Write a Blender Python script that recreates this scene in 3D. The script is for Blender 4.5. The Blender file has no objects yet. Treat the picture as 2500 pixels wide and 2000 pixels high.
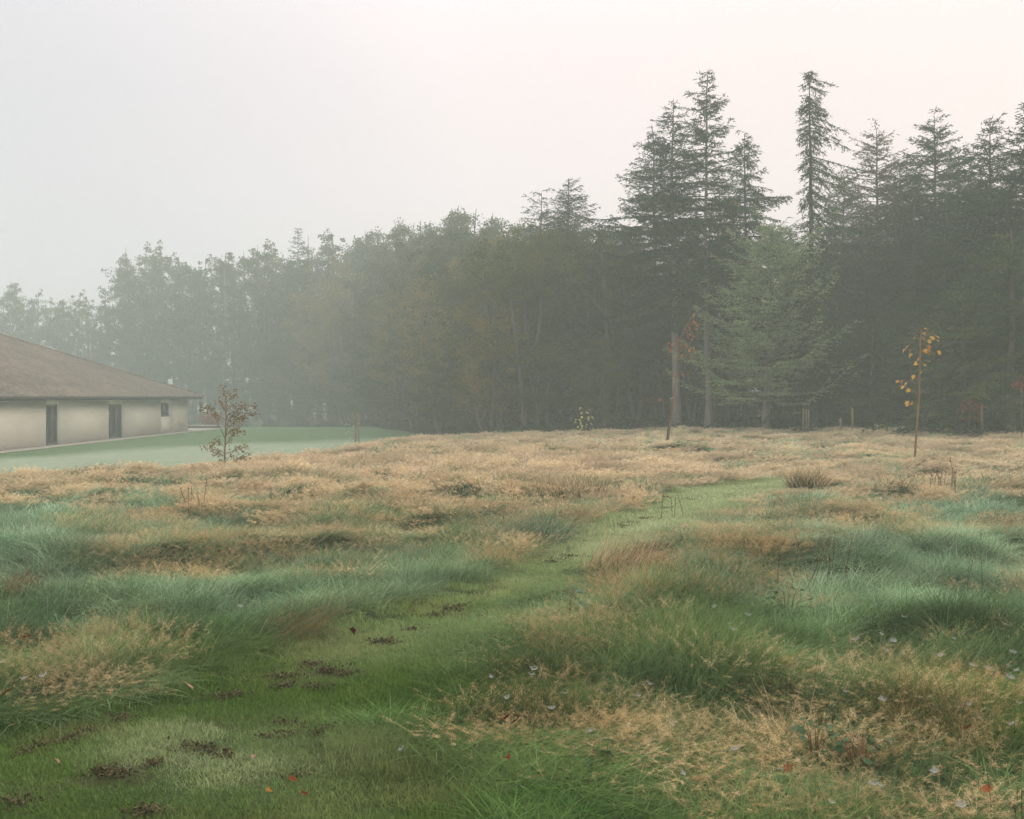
import bpy, math, random
import numpy as np

# ------------------------------------------------------------------ camera, sky, sun, exposure
scene = bpy.context.scene
C = scene.collection
FPX, HOR, CX, EYE = 2700.0, 968.0, 1250.0, 1.70      # focal length and horizon in photo pixels, eye height in metres

cam_data = bpy.data.cameras.new("camera")
cam = bpy.data.objects.new("camera", cam_data)
C.objects.link(cam)
cam.location = (0, 0, EYE)
cam.rotation_euler = (math.pi / 2, 0, 0)
cam_data.sensor_width = 36.0
cam_data.sensor_fit = 'HORIZONTAL'
cam_data.lens = 36.0 * FPX / 2500.0
cam_data.shift_y = -(1000.0 - HOR) / 2500.0
cam_data.clip_start = 0.05
cam_data.clip_end = 3000.0
scene.camera = cam

SUN_EL, SUN_AZ = math.radians(24), math.radians(62)   # azimuth measured from +Y towards +X
SUN_DIR = (math.sin(SUN_AZ) * math.cos(SUN_EL), math.cos(SUN_AZ) * math.cos(SUN_EL), math.sin(SUN_EL))

world = bpy.data.worlds.new("World")
scene.world = world
world.use_nodes = True
wn, wl = world.node_tree.nodes, world.node_tree.links
wn.clear()
w_out = wn.new('ShaderNodeOutputWorld')
w_bg = wn.new('ShaderNodeBackground'); w_bg.inputs['Strength'].default_value = 0.1
w_sky = wn.new('ShaderNodeTexSky'); w_sky.sky_type = 'NISHITA'; w_sky.sun_disc = False
w_sky.sun_elevation = SUN_EL; w_sky.sun_rotation = SUN_AZ; w_sky.dust_density = 4.0
w_tc = wn.new('ShaderNodeTexCoord')
w_dot = wn.new('ShaderNodeVectorMath'); w_dot.operation = 'DOT_PRODUCT'; w_dot.inputs[1].default_value = SUN_DIR
wl.new(w_tc.outputs['Generated'], w_dot.inputs[0])
w_map = wn.new('ShaderNodeMapRange'); w_map.interpolation_type = 'SMOOTHSTEP'
w_map.inputs['From Min'].default_value = 0.08; w_map.inputs['From Max'].default_value = 0.92
wl.new(w_dot.outputs['Value'], w_map.inputs['Value'])
w_col = wn.new('ShaderNodeValToRGB')                   # fog-lit cloud: cool away from the sun, warm white towards it
cr = w_col.color_ramp
cr.elements[0].position = 0.0; cr.elements[0].color = (0.745, 0.73, 0.76, 1)
cr.elements[1].position = 1.0; cr.elements[1].color = (1.0, 0.865, 0.825, 1)
e = cr.elements.new(0.45); e.color = (0.97, 0.875, 0.87, 1)
wl.new(w_map.outputs['Result'], w_col.inputs['Fac'])
w_sep = wn.new('ShaderNodeSeparateXYZ'); wl.new(w_tc.outputs['Generated'], w_sep.inputs[0])
w_el = wn.new('ShaderNodeMapRange'); w_el.interpolation_type = 'SMOOTHSTEP'; w_el.inputs['From Min'].default_value = 0.22; w_el.inputs['From Max'].default_value = 1.0
w_el.inputs['To Min'].default_value = 10.7; w_el.inputs['To Max'].default_value = 24.0
wl.new(w_sep.outputs['Z'], w_el.inputs['Value'])
w_noise = wn.new('ShaderNodeTexNoise'); w_noise.inputs['Scale'].default_value = 1.6; w_noise.inputs['Detail'].default_value = 3
wl.new(w_tc.outputs['Generated'], w_noise.inputs['Vector'])
w_nm = wn.new('ShaderNodeMapRange'); w_nm.inputs['To Min'].default_value = 0.95; w_nm.inputs['To Max'].default_value = 1.05
wl.new(w_noise.outputs['Fac'], w_nm.inputs['Value'])
w_m2 = wn.new('ShaderNodeMath'); w_m2.operation = 'MULTIPLY'
wl.new(w_el.outputs['Result'], w_m2.inputs[0]); wl.new(w_nm.outputs['Result'], w_m2.inputs[1])
w_mul = wn.new('ShaderNodeVectorMath'); w_mul.operation = 'SCALE'
wl.new(w_col.outputs['Color'], w_mul.inputs[0]); wl.new(w_m2.outputs[0], w_mul.inputs['Scale'])
w_mix = wn.new('ShaderNodeMix'); w_mix.data_type = 'RGBA'; w_mix.inputs['Factor'].default_value = 0.92
wl.new(w_sky.outputs['Color'], w_mix.inputs['A']); wl.new(w_mul.outputs[0], w_mix.inputs['B'])
wl.new(w_mix.outputs['Result'], w_bg.inputs['Color'])
wl.new(w_bg.outputs[0], w_out.inputs['Surface'])

sun_data = bpy.data.lights.new("sun", 'SUN')
sun_data.energy = 1.5; sun_data.angle = math.radians(35); sun_data.color = (1.0, 0.9, 0.78)
sun = bpy.data.objects.new("sun", sun_data)
C.objects.link(sun)
from mathutils import Vector, Matrix, Euler
sun.rotation_euler = Vector(SUN_DIR).to_track_quat('Z', 'Y').to_euler()
sun.location = (40, 20, 40)

vs = scene.view_settings
vs.view_transform = 'Standard'; vs.look = 'None'; vs.exposure = 0.08; vs.gamma = 1.0; vs.use_curve_mapping = False
scene.render.engine = 'CYCLES'
cy = scene.cycles
cy.max_bounces = 6; cy.diffuse_bounces = 3; cy.transmission_bounces = 4; cy.glossy_bounces = 2
cy.volume_bounces = 1; cy.transparent_max_bounces = 4
cy.use_denoising = True; cy.denoiser = 'OPENIMAGEDENOISE'; cy.denoising_input_passes = 'RGB_ALBEDO_NORMAL'; cy.denoising_prefilter = 'FAST'; cy.use_adaptive_sampling = False
cy.volume_step_rate = 4.0

HAZE_DENSITY = 0.0037
HAZE_COLOR = (0.83, 0.95, 0.89, 1)

# ------------------------------------------------------------------ helpers
rng = np.random.default_rng(7)
random.seed(7)

def smooth(a, b, x):
    t = np.clip((np.asarray(x, float) - a) / (b - a), 0, 1)
    return t * t * (3 - 2 * t)

def _hash(ix, iy, seed):
    n = (ix.astype(np.int64) * 374761393 + iy.astype(np.int64) * 668265263 + seed * 1442695041) & 0x7fffffff
    n = ((n ^ (n >> 13)) * 1274126177) & 0x7fffffff
    n = ((n ^ (n >> 16)) * 2246822519) & 0x7fffffff
    return ((n ^ (n >> 15)) & 0xffffff) / float(0xffffff)

def vnoise(x, y, seed=0):
    x = np.asarray(x, float); y = np.asarray(y, float)
    ix = np.floor(x); iy = np.floor(y)
    fx = x - ix; fy = y - iy
    fx = fx * fx * (3 - 2 * fx); fy = fy * fy * (3 - 2 * fy)
    a = _hash(ix, iy, seed); b = _hash(ix + 1, iy, seed); c = _hash(ix, iy + 1, seed); d = _hash(ix + 1, iy + 1, seed)
    return (a * (1 - fx) + b * fx) * (1 - fy) + (c * (1 - fx) + d * fx) * fy

def fbm(x, y, seed=0, octv=3):
    s = 0; amp = 0.5; tot = 0
    for o in range(octv):
        s = s + amp * vnoise(x * 2 ** o + 17.3 * o, y * 2 ** o - 9.1 * o, seed + o)
        tot += amp; amp *= 0.5
    return s / tot

def link(o, parent=None):
    C.objects.link(o)
    if parent is not None: o.parent = parent
    return o

def make_mesh(name, V, faces, mat=None, attrs=None, smooth_shade=False):
    """V (n,3); faces: list of int arrays (m,k)."""
    me = bpy.data.meshes.new(name)
    V = np.asarray(V, np.float32)
    me.vertices.add(len(V)); me.vertices.foreach_set("co", V.ravel())
    faces = [np.asarray(f, np.int32) for f in faces if len(f)]
    tot = sum(f.shape[0] for f in faces); lt = sum(f.size for f in faces)
    me.loops.add(lt); me.polygons.add(tot)
    me.loops.foreach_set("vertex_index", np.concatenate([f.ravel() for f in faces]))
    totals = np.concatenate([np.full(f.shape[0], f.shape[1], np.int32) for f in faces])
    starts = np.concatenate([[0], np.cumsum(totals)[:-1]]).astype(np.int32)
    me.polygons.foreach_set("loop_start", starts)
    if smooth_shade: me.polygons.foreach_set("use_smooth", np.ones(tot, bool))
    me.update(calc_edges=True)
    if attrs:
        for k, v in attrs.items():
            v = np.asarray(v, np.float32)
            if v.ndim == 2:
                a = me.attributes.new(k, 'FLOAT_COLOR', 'POINT'); a.data.foreach_set("color", v.ravel())
            else:
                a = me.attributes.new(k, 'FLOAT', 'POINT'); a.data.foreach_set("value", v)
    if mat: me.materials.append(mat)
    return me

class MB:
    """collects shapes into one mesh"""
    def __init__(s): s.v = []; s.f = {}; s.n = 0; s.t = []
    def add(s, V, F, tint=None):
        V = np.asarray(V, float).reshape(-1, 3)
        F = np.asarray(F, int)
        s.f.setdefault(F.shape[1], []).append(F + s.n)
        s.v.append(V); s.n += len(V)
        s.t.append(np.full(len(V), 0.5) if tint is None else np.broadcast_to(tint, (len(V),)))
    def box(s, x0, x1, y0, y1, z0, z1):
        V = [(x, y, z) for z in (z0, z1) for y in (y0, y1) for x in (x0, x1)]
        s.add(V, [(0, 2, 3, 1), (4, 5, 7, 6), (0, 1, 5, 4), (2, 6, 7, 3), (0, 4, 6, 2), (1, 3, 7, 5)])
    def tube(s, pts, rad, sides=6, cap=True, tint=None):
        pts = np.asarray(pts, float); n = len(pts)
        rad = np.broadcast_to(np.asarray(rad, float), (n,))
        d = np.gradient(pts, axis=0); d /= np.linalg.norm(d, axis=1)[:, None] + 1e-9
        ref = np.array([1.0, 0, 0]) if abs(d[0][0]) < 0.8 else np.array([0, 1.0, 0])
        a = np.cross(d, ref); a /= np.linalg.norm(a, axis=1)[:, None] + 1e-9
        b = np.cross(d, a)
        th = np.arange(sides) * 2 * math.pi / sides
        V = pts[:, None, :] + rad[:, None, None] * (np.cos(th)[None, :, None] * a[:, None, :] + np.sin(th)[None, :, None] * b[:, None, :])
        F = []
        for i in range(n - 1):
            for k in range(sides):
                k2 = (k + 1) % sides
                F.append((i * sides + k, i * sides + k2, (i + 1) * sides + k2, (i + 1) * sides + k))
        n0 = s.n
        s.add(V.reshape(-1, 3), F, tint)
        if cap:
            top = [(n - 1) * sides + k for k in range(1, sides - 1)]
            s.f.setdefault(3, []).append(np.array([((n - 1) * sides, i, i + 1) for i in top]) + n0)
            s.f.setdefault(3, []).append(np.array([(0, k + 1, k) for k in range(1, sides - 1)]) + n0)
    def mesh(s, name, mat, tint=False, smooth_shade=False):
        return make_mesh(name, np.concatenate(s.v), [np.concatenate(f) for f in s.f.values()], mat,
                         {'tint': np.concatenate(s.t)} if tint else None, smooth_shade)
    def build(s, name, mat, parent=None, tint=False, smooth_shade=False):
        return link(bpy.data.objects.new(name, s.mesh(name, mat, tint, smooth_shade)), parent)

def tag(o, label=None, cat=None, group=None, kind=None):
    if label: o['label'] = label
    if cat: o['category'] = cat
    if group: o['group'] = group
    if kind: o['kind'] = kind
    return o

def thing(name, loc, label, cat, group=None, rz=0.0):
    o = bpy.data.objects.new(name, None); C.objects.link(o)
    o.empty_display_size = 0.2
    o.location = loc; o.rotation_euler = (0, 0, rz)
    return tag(o, label, cat, group)

def copy_tree(o, parent=None):
    c = o.copy(); C.objects.link(c)
    if parent is not None: c.parent = parent
    for ch in o.children: copy_tree(ch, c)
    return c

# ------------------------------------------------------------------ lie of the land
EDGE = np.array([(-120, 196), (-90, 180), (-64, 165), (-42, 152), (-28.5, 140), (-18.5, 125), (-12.7, 107), (-8.3, 90), (-4.7, 74), (-2.4, 64), (0, 57.5), (6, 54.5), (12, 52.5), (18, 47), (24, 42.5), (40, 36), (70, 30)], float)
def edge_y(x): return np.interp(x, EDGE[:, 0], EDGE[:, 1])

def base_h(x, y):
    x = np.asarray(x, float); y = np.asarray(y, float)
    u = -0.7 * x + 0.3 * y
    return -1.06 * smooth(8, 30, u) + 0.22 * smooth(8, 20, x) - 1.45 * smooth(94, 150, y) * smooth(-4, -14, x)

def unproject(u, v, up=0.0):
    """photo pixel -> ground point (at a height 'up' over the ground)"""
    y = 20.0
    for _ in range(60):
        x = (u - CX) / FPX * y
        yn = (EYE - float(base_h(x, y)) - up) * FPX / (v - HOR)
        y = 0.5 * y + 0.5 * min(yn, 140)
    return np.array([(u - CX) / FPX * y, y])

def project(x, y, z): return CX + FPX * x / y, HOR + (EYE - z) * FPX / y

PATH_L = [(-600, 1815), (0, 1732), (100, 1724), (224, 1705), (313, 1679), (391, 1653), (495, 1608), (652, 1572), (808, 1520), (1045, 1446), (1202, 1399), (1264, 1363), (1342, 1326), (1395, 1304), (1447, 1278), (1530, 1242), (1572, 1217), (1590, 1202), (1640, 1195), (1756, 1180), (1887, 1169), (1965, 1162)]
PATH_R = [(1980, 1164), (1923, 1171), (1824, 1189), (1756, 1204), (1697, 1225), (1635, 1257), (1582, 1283), (1520, 1309), (1468, 1330), (1426, 1350), (1348, 1376), (1270, 1413), (1191, 1455), (1134, 1496), (1040, 1570), (1000, 1650), (905, 1726), (956, 1800), (1087, 1846), (1139, 1875), (1320, 1985), (1480, 2150)]
path_poly = np.array([unproject(u, v) for u, v in PATH_L] + [unproject(u, v, 0.22 if v < 1480 else 0.25 if v < 1700 else 0.08) for u, v in PATH_R] + [unproject(1500, 2700), unproject(-2200, 2700)])
lawn_poly = np.array([unproject(u, v, 0.33) for u, v in [(-400, 1152), (0, 1139), (300, 1131), (500, 1124), (700, 1102), (870, 1079), (960, 1063), (1010, 1056)]]
                     + [(-5.0, 78), (-8.4, 93), (-12.8, 110), (-18.7, 128), (-29, 143), (-66, 168), (-130, 205), (-110, 20), (-40, 26)])

def inside(poly, x, y):
    r = np.zeros(np.shape(x), bool)
    n = len(poly)
    for i in range(n):
        x1, y1 = poly[i]; x2, y2 = poly[(i + 1) % n]
        if y1 == y2: continue
        c = ((y1 > y) != (y2 > y)) & (x < (x2 - x1) * (y - y1) / (y2 - y1) + x1)
        r ^= c
    return r

def sdist(poly, x, y):
    """signed distance to polygon edge, positive inside"""
    best = np.full(np.shape(x), 1e9)
    n = len(poly)
    for i in range(n):
        a = poly[i]; b = poly[(i + 1) % n]; d = b - a; L = d @ d + 1e-9
        t = np.clip(((x - a[0]) * d[0] + (y - a[1]) * d[1]) / L, 0, 1)
        best = np.minimum(best, (x - a[0] - t * d[0]) ** 2 + (y - a[1] - t * d[1]) ** 2)
    best = np.sqrt(best)
    return np.where(inside(poly, x, y), best, -best)

def lumps(x, y):
    return (0.46 - 0.2 * smooth(10, 7, y)) * (fbm(x / 1.1, y / 0.75, 11, 2) - 0.5) + 0.25 * (fbm(x / 4.0, y / 3.0, 21, 2) - 0.5)

def masks(x, y):
    wob = (fbm(x / 0.35, y / 0.35, 5, 2) - 0.5) * 0.25 + (fbm(x / 1.4, y / 1.4, 6, 2) - 0.5) * 0.35
    sp = sdist(path_poly, x, y) + wob
    sl = sdist(lawn_poly, x, y) + 2 * wob
    wood = smooth(-1.0, 1.5, y - edge_y(x))
    return sp, sl, wood

def height(x, y, m=None):
    x = np.asarray(x, float); y = np.asarray(y, float)
    sp, sl, wood = masks(x, y) if m is None else m
    k = (1 - smooth(-0.25, 0.35, sp)) * (1 - smooth(-0.8, 0.8, sl)) * (1 - wood)
    near_roll = 0.02 * (fbm(x / 0.5, y / 0.5, 31, 2) - 0.5)
    rut = -0.04 * smooth(0, 0.5, sp) * (1 - smooth(0.5, 1.2, sp))
    return base_h(x, y) + k * lumps(x, y) * (0.35 + 0.65 * smooth(0.2, 1.5, -sp)) + near_roll * (sp > -0.5) + rut * (y < 40)

def gh(x, y): return float(height(np.array([x]), np.array([y]))[0])

# dryness chart of the meadow: 0 green .. 9 straw, read along rows of the photograph
DRY_V = [1050, 1085, 1110, 1140, 1175, 1210, 1250, 1300, 1350, 1400, 1460, 1520, 1590, 1660, 1740, 1820, 1900, 2000]
DRY = """888888888888888888888
888888888887688888888
999899999999986666899
888899999999997799889
776678998865777888877
444355577777887867434
337965997799667886632
228998999844667835778
119999763376689633233
111122111111999833222
111111111199994332111
777437731118885666432
766332222888655888854
553112222888655888866
422222223344477886554
222222222233466664434
222222222222345665444
222222222222234544333""".split("\n")
DRY = np.array([[int(c) for c in r] for r in DRY], float) / 9.0
def dryness(x, y):
    u, v = project(x, y, base_h(x, y) + 0.15)
    cu = np.clip(u / 125.0, 0, 19.999); cv = np.interp(v, DRY_V, np.arange(len(DRY_V))); cv = np.clip(cv, 0, len(DRY_V) - 1.001)
    iu = np.floor(cu).astype(int); iv = np.floor(cv).astype(int); fu = cu - iu; fv = cv - iv
    d = (DRY[iv, iu] * (1 - fu) + DRY[iv, iu + 1] * fu) * (1 - fv) + (DRY[iv + 1, iu] * (1 - fu) + DRY[iv + 1, iu + 1] * fu) * fv
    d = d - 0.10 * smooth(9, 5, y) + (1.5 - 0.5 * smooth(9, 6, y)) * (fbm(x / 0.9, y / 0.45, 41, 3) - 0.5) + 0.7 * (fbm(x / 3.2, y / 1.7, 44, 2) - 0.5) + 1.3 * lumps(x, y)
    return np.clip(d, 0, 1)

# ------------------------------------------------------------------ materials
def new_mat(name):
    m = bpy.data.materials.new(name); m.use_nodes = True
    nt = m.node_tree; nt.nodes.clear()
    out = nt.nodes.new('ShaderNodeOutputMaterial')
    return m, nt, nt.nodes, nt.links, out

def ramp(nodes, stops):
    r = nodes.new('ShaderNodeValToRGB'); els = r.color_ramp.elements
    while len(els) > 1: els.remove(els[-1])
    els[0].position = stops[0][0]; els[0].color = (*stops[0][1], 1)
    for p, c in stops[1:]:
        e = els.new(p); e.color = (*c, 1)
    return r

def solid_mat(name, stops, scale=8.0, rough=0.8, bump=0.0, spec=0.3, coords='Object', detail=5, stretch=(1, 1, 1)):
    m, nt, N, L, out = new_mat(name)
    b = N.new('ShaderNodeBsdfPrincipled'); b.inputs['Roughness'].default_value = rough
    b.inputs['Specular IOR Level'].default_value = spec
    tc = N.new('ShaderNodeTexCoord'); mp = N.new('ShaderNodeMapping'); mp.inputs['Scale'].default_value = stretch
    L.new(tc.outputs[coords], mp.inputs['Vector'])
    n = N.new('ShaderNodeTexNoise'); n.inputs['Scale'].default_value = scale; n.inputs['Detail'].default_value = detail
    n.inputs['Roughness'].default_value = 0.65
    L.new(mp.outputs[0], n.inputs['Vector'])
    r = ramp(N, stops); L.new(n.outputs['Fac'], r.inputs['Fac']); L.new(r.outputs['Color'], b.inputs['Base Color'])
    if bump:
        bp = N.new('ShaderNodeBump'); bp.inputs['Strength'].default_value = bump; bp.inputs['Distance'].default_value = 0.03
        L.new(n.outputs['Fac'], bp.inputs['Height']); L.new(bp.outputs[0], b.inputs['Normal'])
    L.new(b.outputs[0], out.inputs['Surface'])
    return m

def leaf_shader(N, L, out, color_socket, trans=0.35, rough=0.6, spec=0.15):
    d = N.new('ShaderNodeBsdfDiffuse'); L.new(color_socket, d.inputs['Color'])
    t = N.new('ShaderNodeBsdfTranslucent'); L.new(color_socket, t.inputs['Color'])
    mx = N.new('ShaderNodeMixShader'); mx.inputs[0].default_value = trans
    L.new(d.outputs[0], mx.inputs[1]); L.new(t.outputs[0], mx.inputs[2])
    L.new(mx.outputs[0], out.inputs['Surface'])

def grass_mat(name, trans=0.3):
    """blade colour comes from the tuft ('tint' on the instance), varied a little blade by blade"""
    m, nt, N, L, out = new_mat(name)
    a = N.new('ShaderNodeAttribute'); a.attribute_type = 'INSTANCER'; a.attribute_name = 'tint'
    b = N.new('ShaderNodeAttribute'); b.attribute_name = 'tint'
    mr = N.new('ShaderNodeMapRange'); mr.inputs['To Min'].default_value = 0.55; mr.inputs['To Max'].default_value = 1.45
    L.new(b.outputs['Fac'], mr.inputs['Value'])
    s = N.new('ShaderNodeVectorMath'); s.operation = 'SCALE'
    L.new(a.outputs['Color'], s.inputs[0]); L.new(mr.outputs[0], s.inputs['Scale'])
    leaf_shader(N, L, out, s.outputs[0], trans)
    return m

def foliage_mat(name, stops, scale=0.8, trans=0.3, rand_amt=0.25):
    """leaf colours: patches through the crown plus leaf-to-leaf and tree-to-tree variation"""
    m, nt, N, L, out = new_mat(name)
    tc = N.new('ShaderNodeTexCoord')
    oi = N.new('ShaderNodeObjectInfo')
    n = N.new('ShaderNodeTexNoise'); n.inputs['Scale'].default_value = scale; n.inputs['Detail'].default_value = 3
    L.new(tc.outputs['Object'], n.inputs['Vector'])
    at = N.new('ShaderNodeAttribute'); at.attribute_name = 'tint'
    s1 = N.new('ShaderNodeMath'); s1.operation = 'MULTIPLY_ADD'; s1.inputs[1].default_value = 0.35
    L.new(at.outputs['Fac'], s1.inputs[0]); L.new(n.outputs['Fac'], s1.inputs[2])
    s2 = N.new('ShaderNodeMath'); s2.operation = 'MULTIPLY_ADD'; s2.inputs[1].default_value = rand_amt
    L.new(oi.outputs['Random'], s2.inputs[0]); L.new(s1.outputs[0], s2.inputs[2])
    s3 = N.new('ShaderNodeMath'); s3.operation = 'SUBTRACT'; s3.inputs[1].default_value = 0.175 + rand_amt / 2
    L.new(s2.outputs[0], s3.inputs[0])
    r = ramp(N, stops); L.new(s3.outputs[0], r.inputs['Fac'])
    leaf_shader(N, L, out, r.outputs['Color'], trans)
    return m

M = {}
M['grass'] = grass_mat('grass_blade', 0.22)
M['spruce'] = foliage_mat('spruce_needles', [(0.2, (0.02, 0.042, 0.022)), (0.55, (0.045, 0.08, 0.038)), (0.85, (0.095, 0.12, 0.05))], 0.7, 0.15)
M['young_spruce'] = foliage_mat('pale_spruce_needles', [(0.2, (0.14, 0.20, 0.10)), (0.5, (0.27, 0.36, 0.18)), (0.8, (0.46, 0.52, 0.26))], 1.0, 0.25, 0.1)
M['hemlock'] = foliage_mat('hemlock_needles', [(0.2, (0.035, 0.065, 0.03)), (0.55, (0.08, 0.125, 0.05)), (0.85, (0.16, 0.18, 0.07))], 0.8, 0.2)
M['larch'] = foliage_mat('larch_needles', [(0.2, (0.06, 0.065, 0.035)), (0.5, (0.1, 0.085, 0.04)), (0.85, (0.17, 0.12, 0.045))], 0.8, 0.25)
M['alder'] = foliage_mat('alder_leaves', [(0.15, (0.03, 0.055, 0.022)), (0.45, (0.055, 0.09, 0.03)), (0.7, (0.135, 0.135, 0.038)), (0.95, (0.20, 0.14, 0.045))], 0.45, 0.3)
M['birch'] = foliage_mat('birch_leaves', [(0.15, (0.045, 0.07, 0.03)), (0.5, (0.08, 0.105, 0.04)), (0.8, (0.14, 0.13, 0.045)), (0.97, (0.18, 0.125, 0.04))], 0.5, 0.3)
M['golden'] = foliage_mat('golden_leaves', [(0.2, (0.13, 0.12, 0.04)), (0.6, (0.25, 0.19, 0.05)), (0.9, (0.33, 0.21, 0.06))], 0.6, 0.3)
M['underwood'] = foliage_mat('bramble_leaves', [(0.2, (0.025, 0.05, 0.022)), (0.6, (0.05, 0.085, 0.035)), (0.9, (0.08, 0.1, 0.04))], 0.9, 0.25)
M['bark'] = solid_mat('grey_bark', [(0.3, (0.07, 0.06, 0.05)), (0.7, (0.17, 0.15, 0.13))], 3.0, 0.9, 0.6, stretch=(1, 1, 0.25))
M['pale_bark'] = solid_mat('pale_bark', [(0.3, (0.16, 0.135, 0.12)), (0.7, (0.32, 0.28, 0.25))], 3.0, 0.9, 0.6, stretch=(1, 1, 0.3))
M['twig'] = solid_mat('young_bark', [(0.3, (0.12, 0.075, 0.038)), (0.7, (0.32, 0.19, 0.09))], 9.0, 0.7, 0.3, stretch=(1, 1, 0.2))
M['green_bark'] = solid_mat('algae_bark', [(0.3, (0.05, 0.05, 0.025)), (0.7, (0.12, 0.11, 0.05))], 9.0, 0.8, 0.3, stretch=(1, 1, 0.2))
M['stake'] = solid_mat('stake_wood', [(0.3, (0.16, 0.12, 0.08)), (0.7, (0.3, 0.23, 0.16))], 6.0, 0.85, 0.3, stretch=(4, 4, 0.3))

def simple_leaf_mat(name, c0, c1, trans=0.3, scale=14):
    m, nt, N, L, out = new_mat(name)
    tc = N.new('ShaderNodeTexCoord'); oi = N.new('ShaderNodeObjectInfo')
    n = N.new('ShaderNodeTexNoise'); n.inputs['Scale'].default_value = scale; n.inputs['Detail'].default_value = 4
    L.new(tc.outputs['Object'], n.inputs['Vector'])
    ad = N.new('ShaderNodeMath'); ad.operation = 'MULTIPLY_ADD'; ad.inputs[1].default_value = 0.7
    L.new(oi.outputs['Random'], ad.inputs[0]); L.new(n.outputs['Fac'], ad.inputs[2])
    r = ramp(N, [(0.45, c0), (1.05 if False else 0.98, c1)]); L.new(ad.outputs[0], r.inputs['Fac'])
    leaf_shader(N, L, out, r.outputs['Color'], trans)
    return m

# ------------------------------------------------------------------ ground sheet
def spaced(stops):
    """axis positions: list of (start, end, step)"""
    out = []
    for a, b, st in stops: out.append(np.arange(a, b - 1e-6, st))
    return np.concatenate(out)
gx = spaced([(-800, -120, 40), (-120, -40, 4), (-40, -14, 0.6), (-14, 14, 0.16), (14, 40, 0.5), (40, 120, 5), (120, 801, 40)])
gy = spaced([(-400, -20, 40), (-20, 2, 1.0), (2, 22, 0.13), (22, 60, 0.33), (60, 200, 1.6), (200, 801, 40)])
GX, GY = np.meshgrid(gx, gy)
fx, fy = GX.ravel(), GY.ravel()
m_all = masks(fx, fy)
fz = height(fx, fy, m_all)
nx, ny = len(gx), len(gy)
ii = (np.arange(ny - 1)[:, None] * nx + np.arange(nx - 1)[None, :]).ravel()
quads = np.stack([ii, ii + 1, ii + nx + 1, ii + nx], 1)
sp, sl, wood = m_all

# scrapes of bare soil on the mown path (photo pixels, radius in metres)
SCRAPES = [(545, 1690, .16), (575, 1684, .08), (760, 1612, .13), (800, 1628, .13), (845, 1632, .1), (700, 1640, .12), (690, 1668, .1), (775, 1668, .1), (110, 1806, .12), (70, 1830, .1), (165, 1790, .1), (215, 1772, .09), (300, 1744, .08),
           (460, 1826, .11), (500, 1832, .1), (545, 1842, .06), (690, 1752, .08), (735, 1760, .06), (655, 1788, .07), (700, 1782, .1), (790, 1784, .09), (800, 1776, .06), (375, 1872, .05), (280, 1900, .12), (255, 1890, .08), (940, 1560, .09), (1090, 1480, .12), (1120, 1474, .12), (1060, 1494, .1),
           (930, 1558, .1), (1010, 1530, .08), (1370, 1362, .2), (1390, 1352, .18), (1345, 1370, .15), (1535, 1272, .3), (1570, 1262, .3), (1600, 1248, .3), (1625, 1238, .3), (1510, 1280, .3), (1620, 1212, .35), (1600, 1214, .3), (350, 1990, .08), (372, 1988, .07), (40, 1965, .1), (130, 1700, .0), (720, 1880, .07)]
scr_xy = np.array([unproject(u, v) for u, v, r in SCRAPES]); scr_r = np.array([r * (0.85 if v > 1450 else 0.45) for _, v, r in SCRAPES])
def soil(x, y):
    s = np.zeros(np.shape(x))
    wob = (fbm(x / 0.09, y / 0.09, 71, 2) - 0.5) * 0.7 + (fbm(x / 0.3, y / 0.3, 72, 2) - 0.5) * 0.5
    for (px, py), r in zip(scr_xy, scr_r):
        if r <= 0: continue
        d = np.hypot((x - px) / 1.5, (y - py)) / r
        s = np.maximum(s, 1 - smooth(0.5, 0.9, d + wob * 1.5))
    return s

LAWN_FROST = np.array([unproject(u, v) for u, v in [(-300, 1140), (0, 1122), (350, 1097), (620, 1081), (900, 1074), (1000, 1068)]])
fr_y = np.interp(fx, LAWN_FROST[:, 0], LAWN_FROST[:, 1])
lawn_frost = smooth(6, -6, (fy - fr_y) + 9 * (fbm(fx / 5, fy / 8, 81, 3) - 0.5))

gm, nt, N, L, out = new_mat('earth_and_turf')
def attr(nm):
    a = N.new('ShaderNodeAttribute'); a.attribute_name = nm; return a.outputs['Fac']
tc = N.new('ShaderNodeTexCoord')
def noise(scale, detail=4, rough=0.6):
    n = N.new('ShaderNodeTexNoise'); n.inputs['Scale'].default_value = scale; n.inputs['Detail'].default_value = detail; n.inputs['Roughness'].default_value = rough
    L.new(tc.outputs['Object'], n.inputs['Vector']); return n.outputs['Fac']
def mixc(f, a, b):
    m = N.new('ShaderNodeMix'); m.data_type = 'RGBA'
    if hasattr(f, 'links'): L.new(f, m.inputs['Factor'])
    else: m.inputs['Factor'].default_value = f
    for k, s in (('A', a), ('B', b)):
        if hasattr(s, 'links'): L.new(s, m.inputs[k])
        else: m.inputs[k].default_value = (*s, 1)
    return m.outputs['Result']
def rampc(f, stops):
    r = ramp(N, stops); L.new(f, r.inputs['Fac']); return r.outputs['Color']
n_fine, n_mid, n_big = noise(40, 4), noise(3.0, 5), noise(0.35, 4)
thatch = rampc(n_fine, [(0.3, (0.04, 0.045, 0.02)), (0.7, (0.10, 0.085, 0.045))])
turf = rampc(n_fine, [(0.3, (0.03, 0.055, 0.015)), (0.7, (0.07, 0.10, 0.03))])
turf = mixc(rampc(n_mid, [(0.45, (0, 0, 0)), (0.65, (1, 1, 1))]), turf, (0.08, 0.085, 0.035))
lawn_g = rampc(n_mid, [(0.35, (0.06, 0.125, 0.045)), (0.65, (0.105, 0.17, 0.07))])
lawn_w = rampc(n_mid, [(0.35, (0.24, 0.30, 0.20)), (0.65, (0.33, 0.38, 0.27))])
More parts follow.
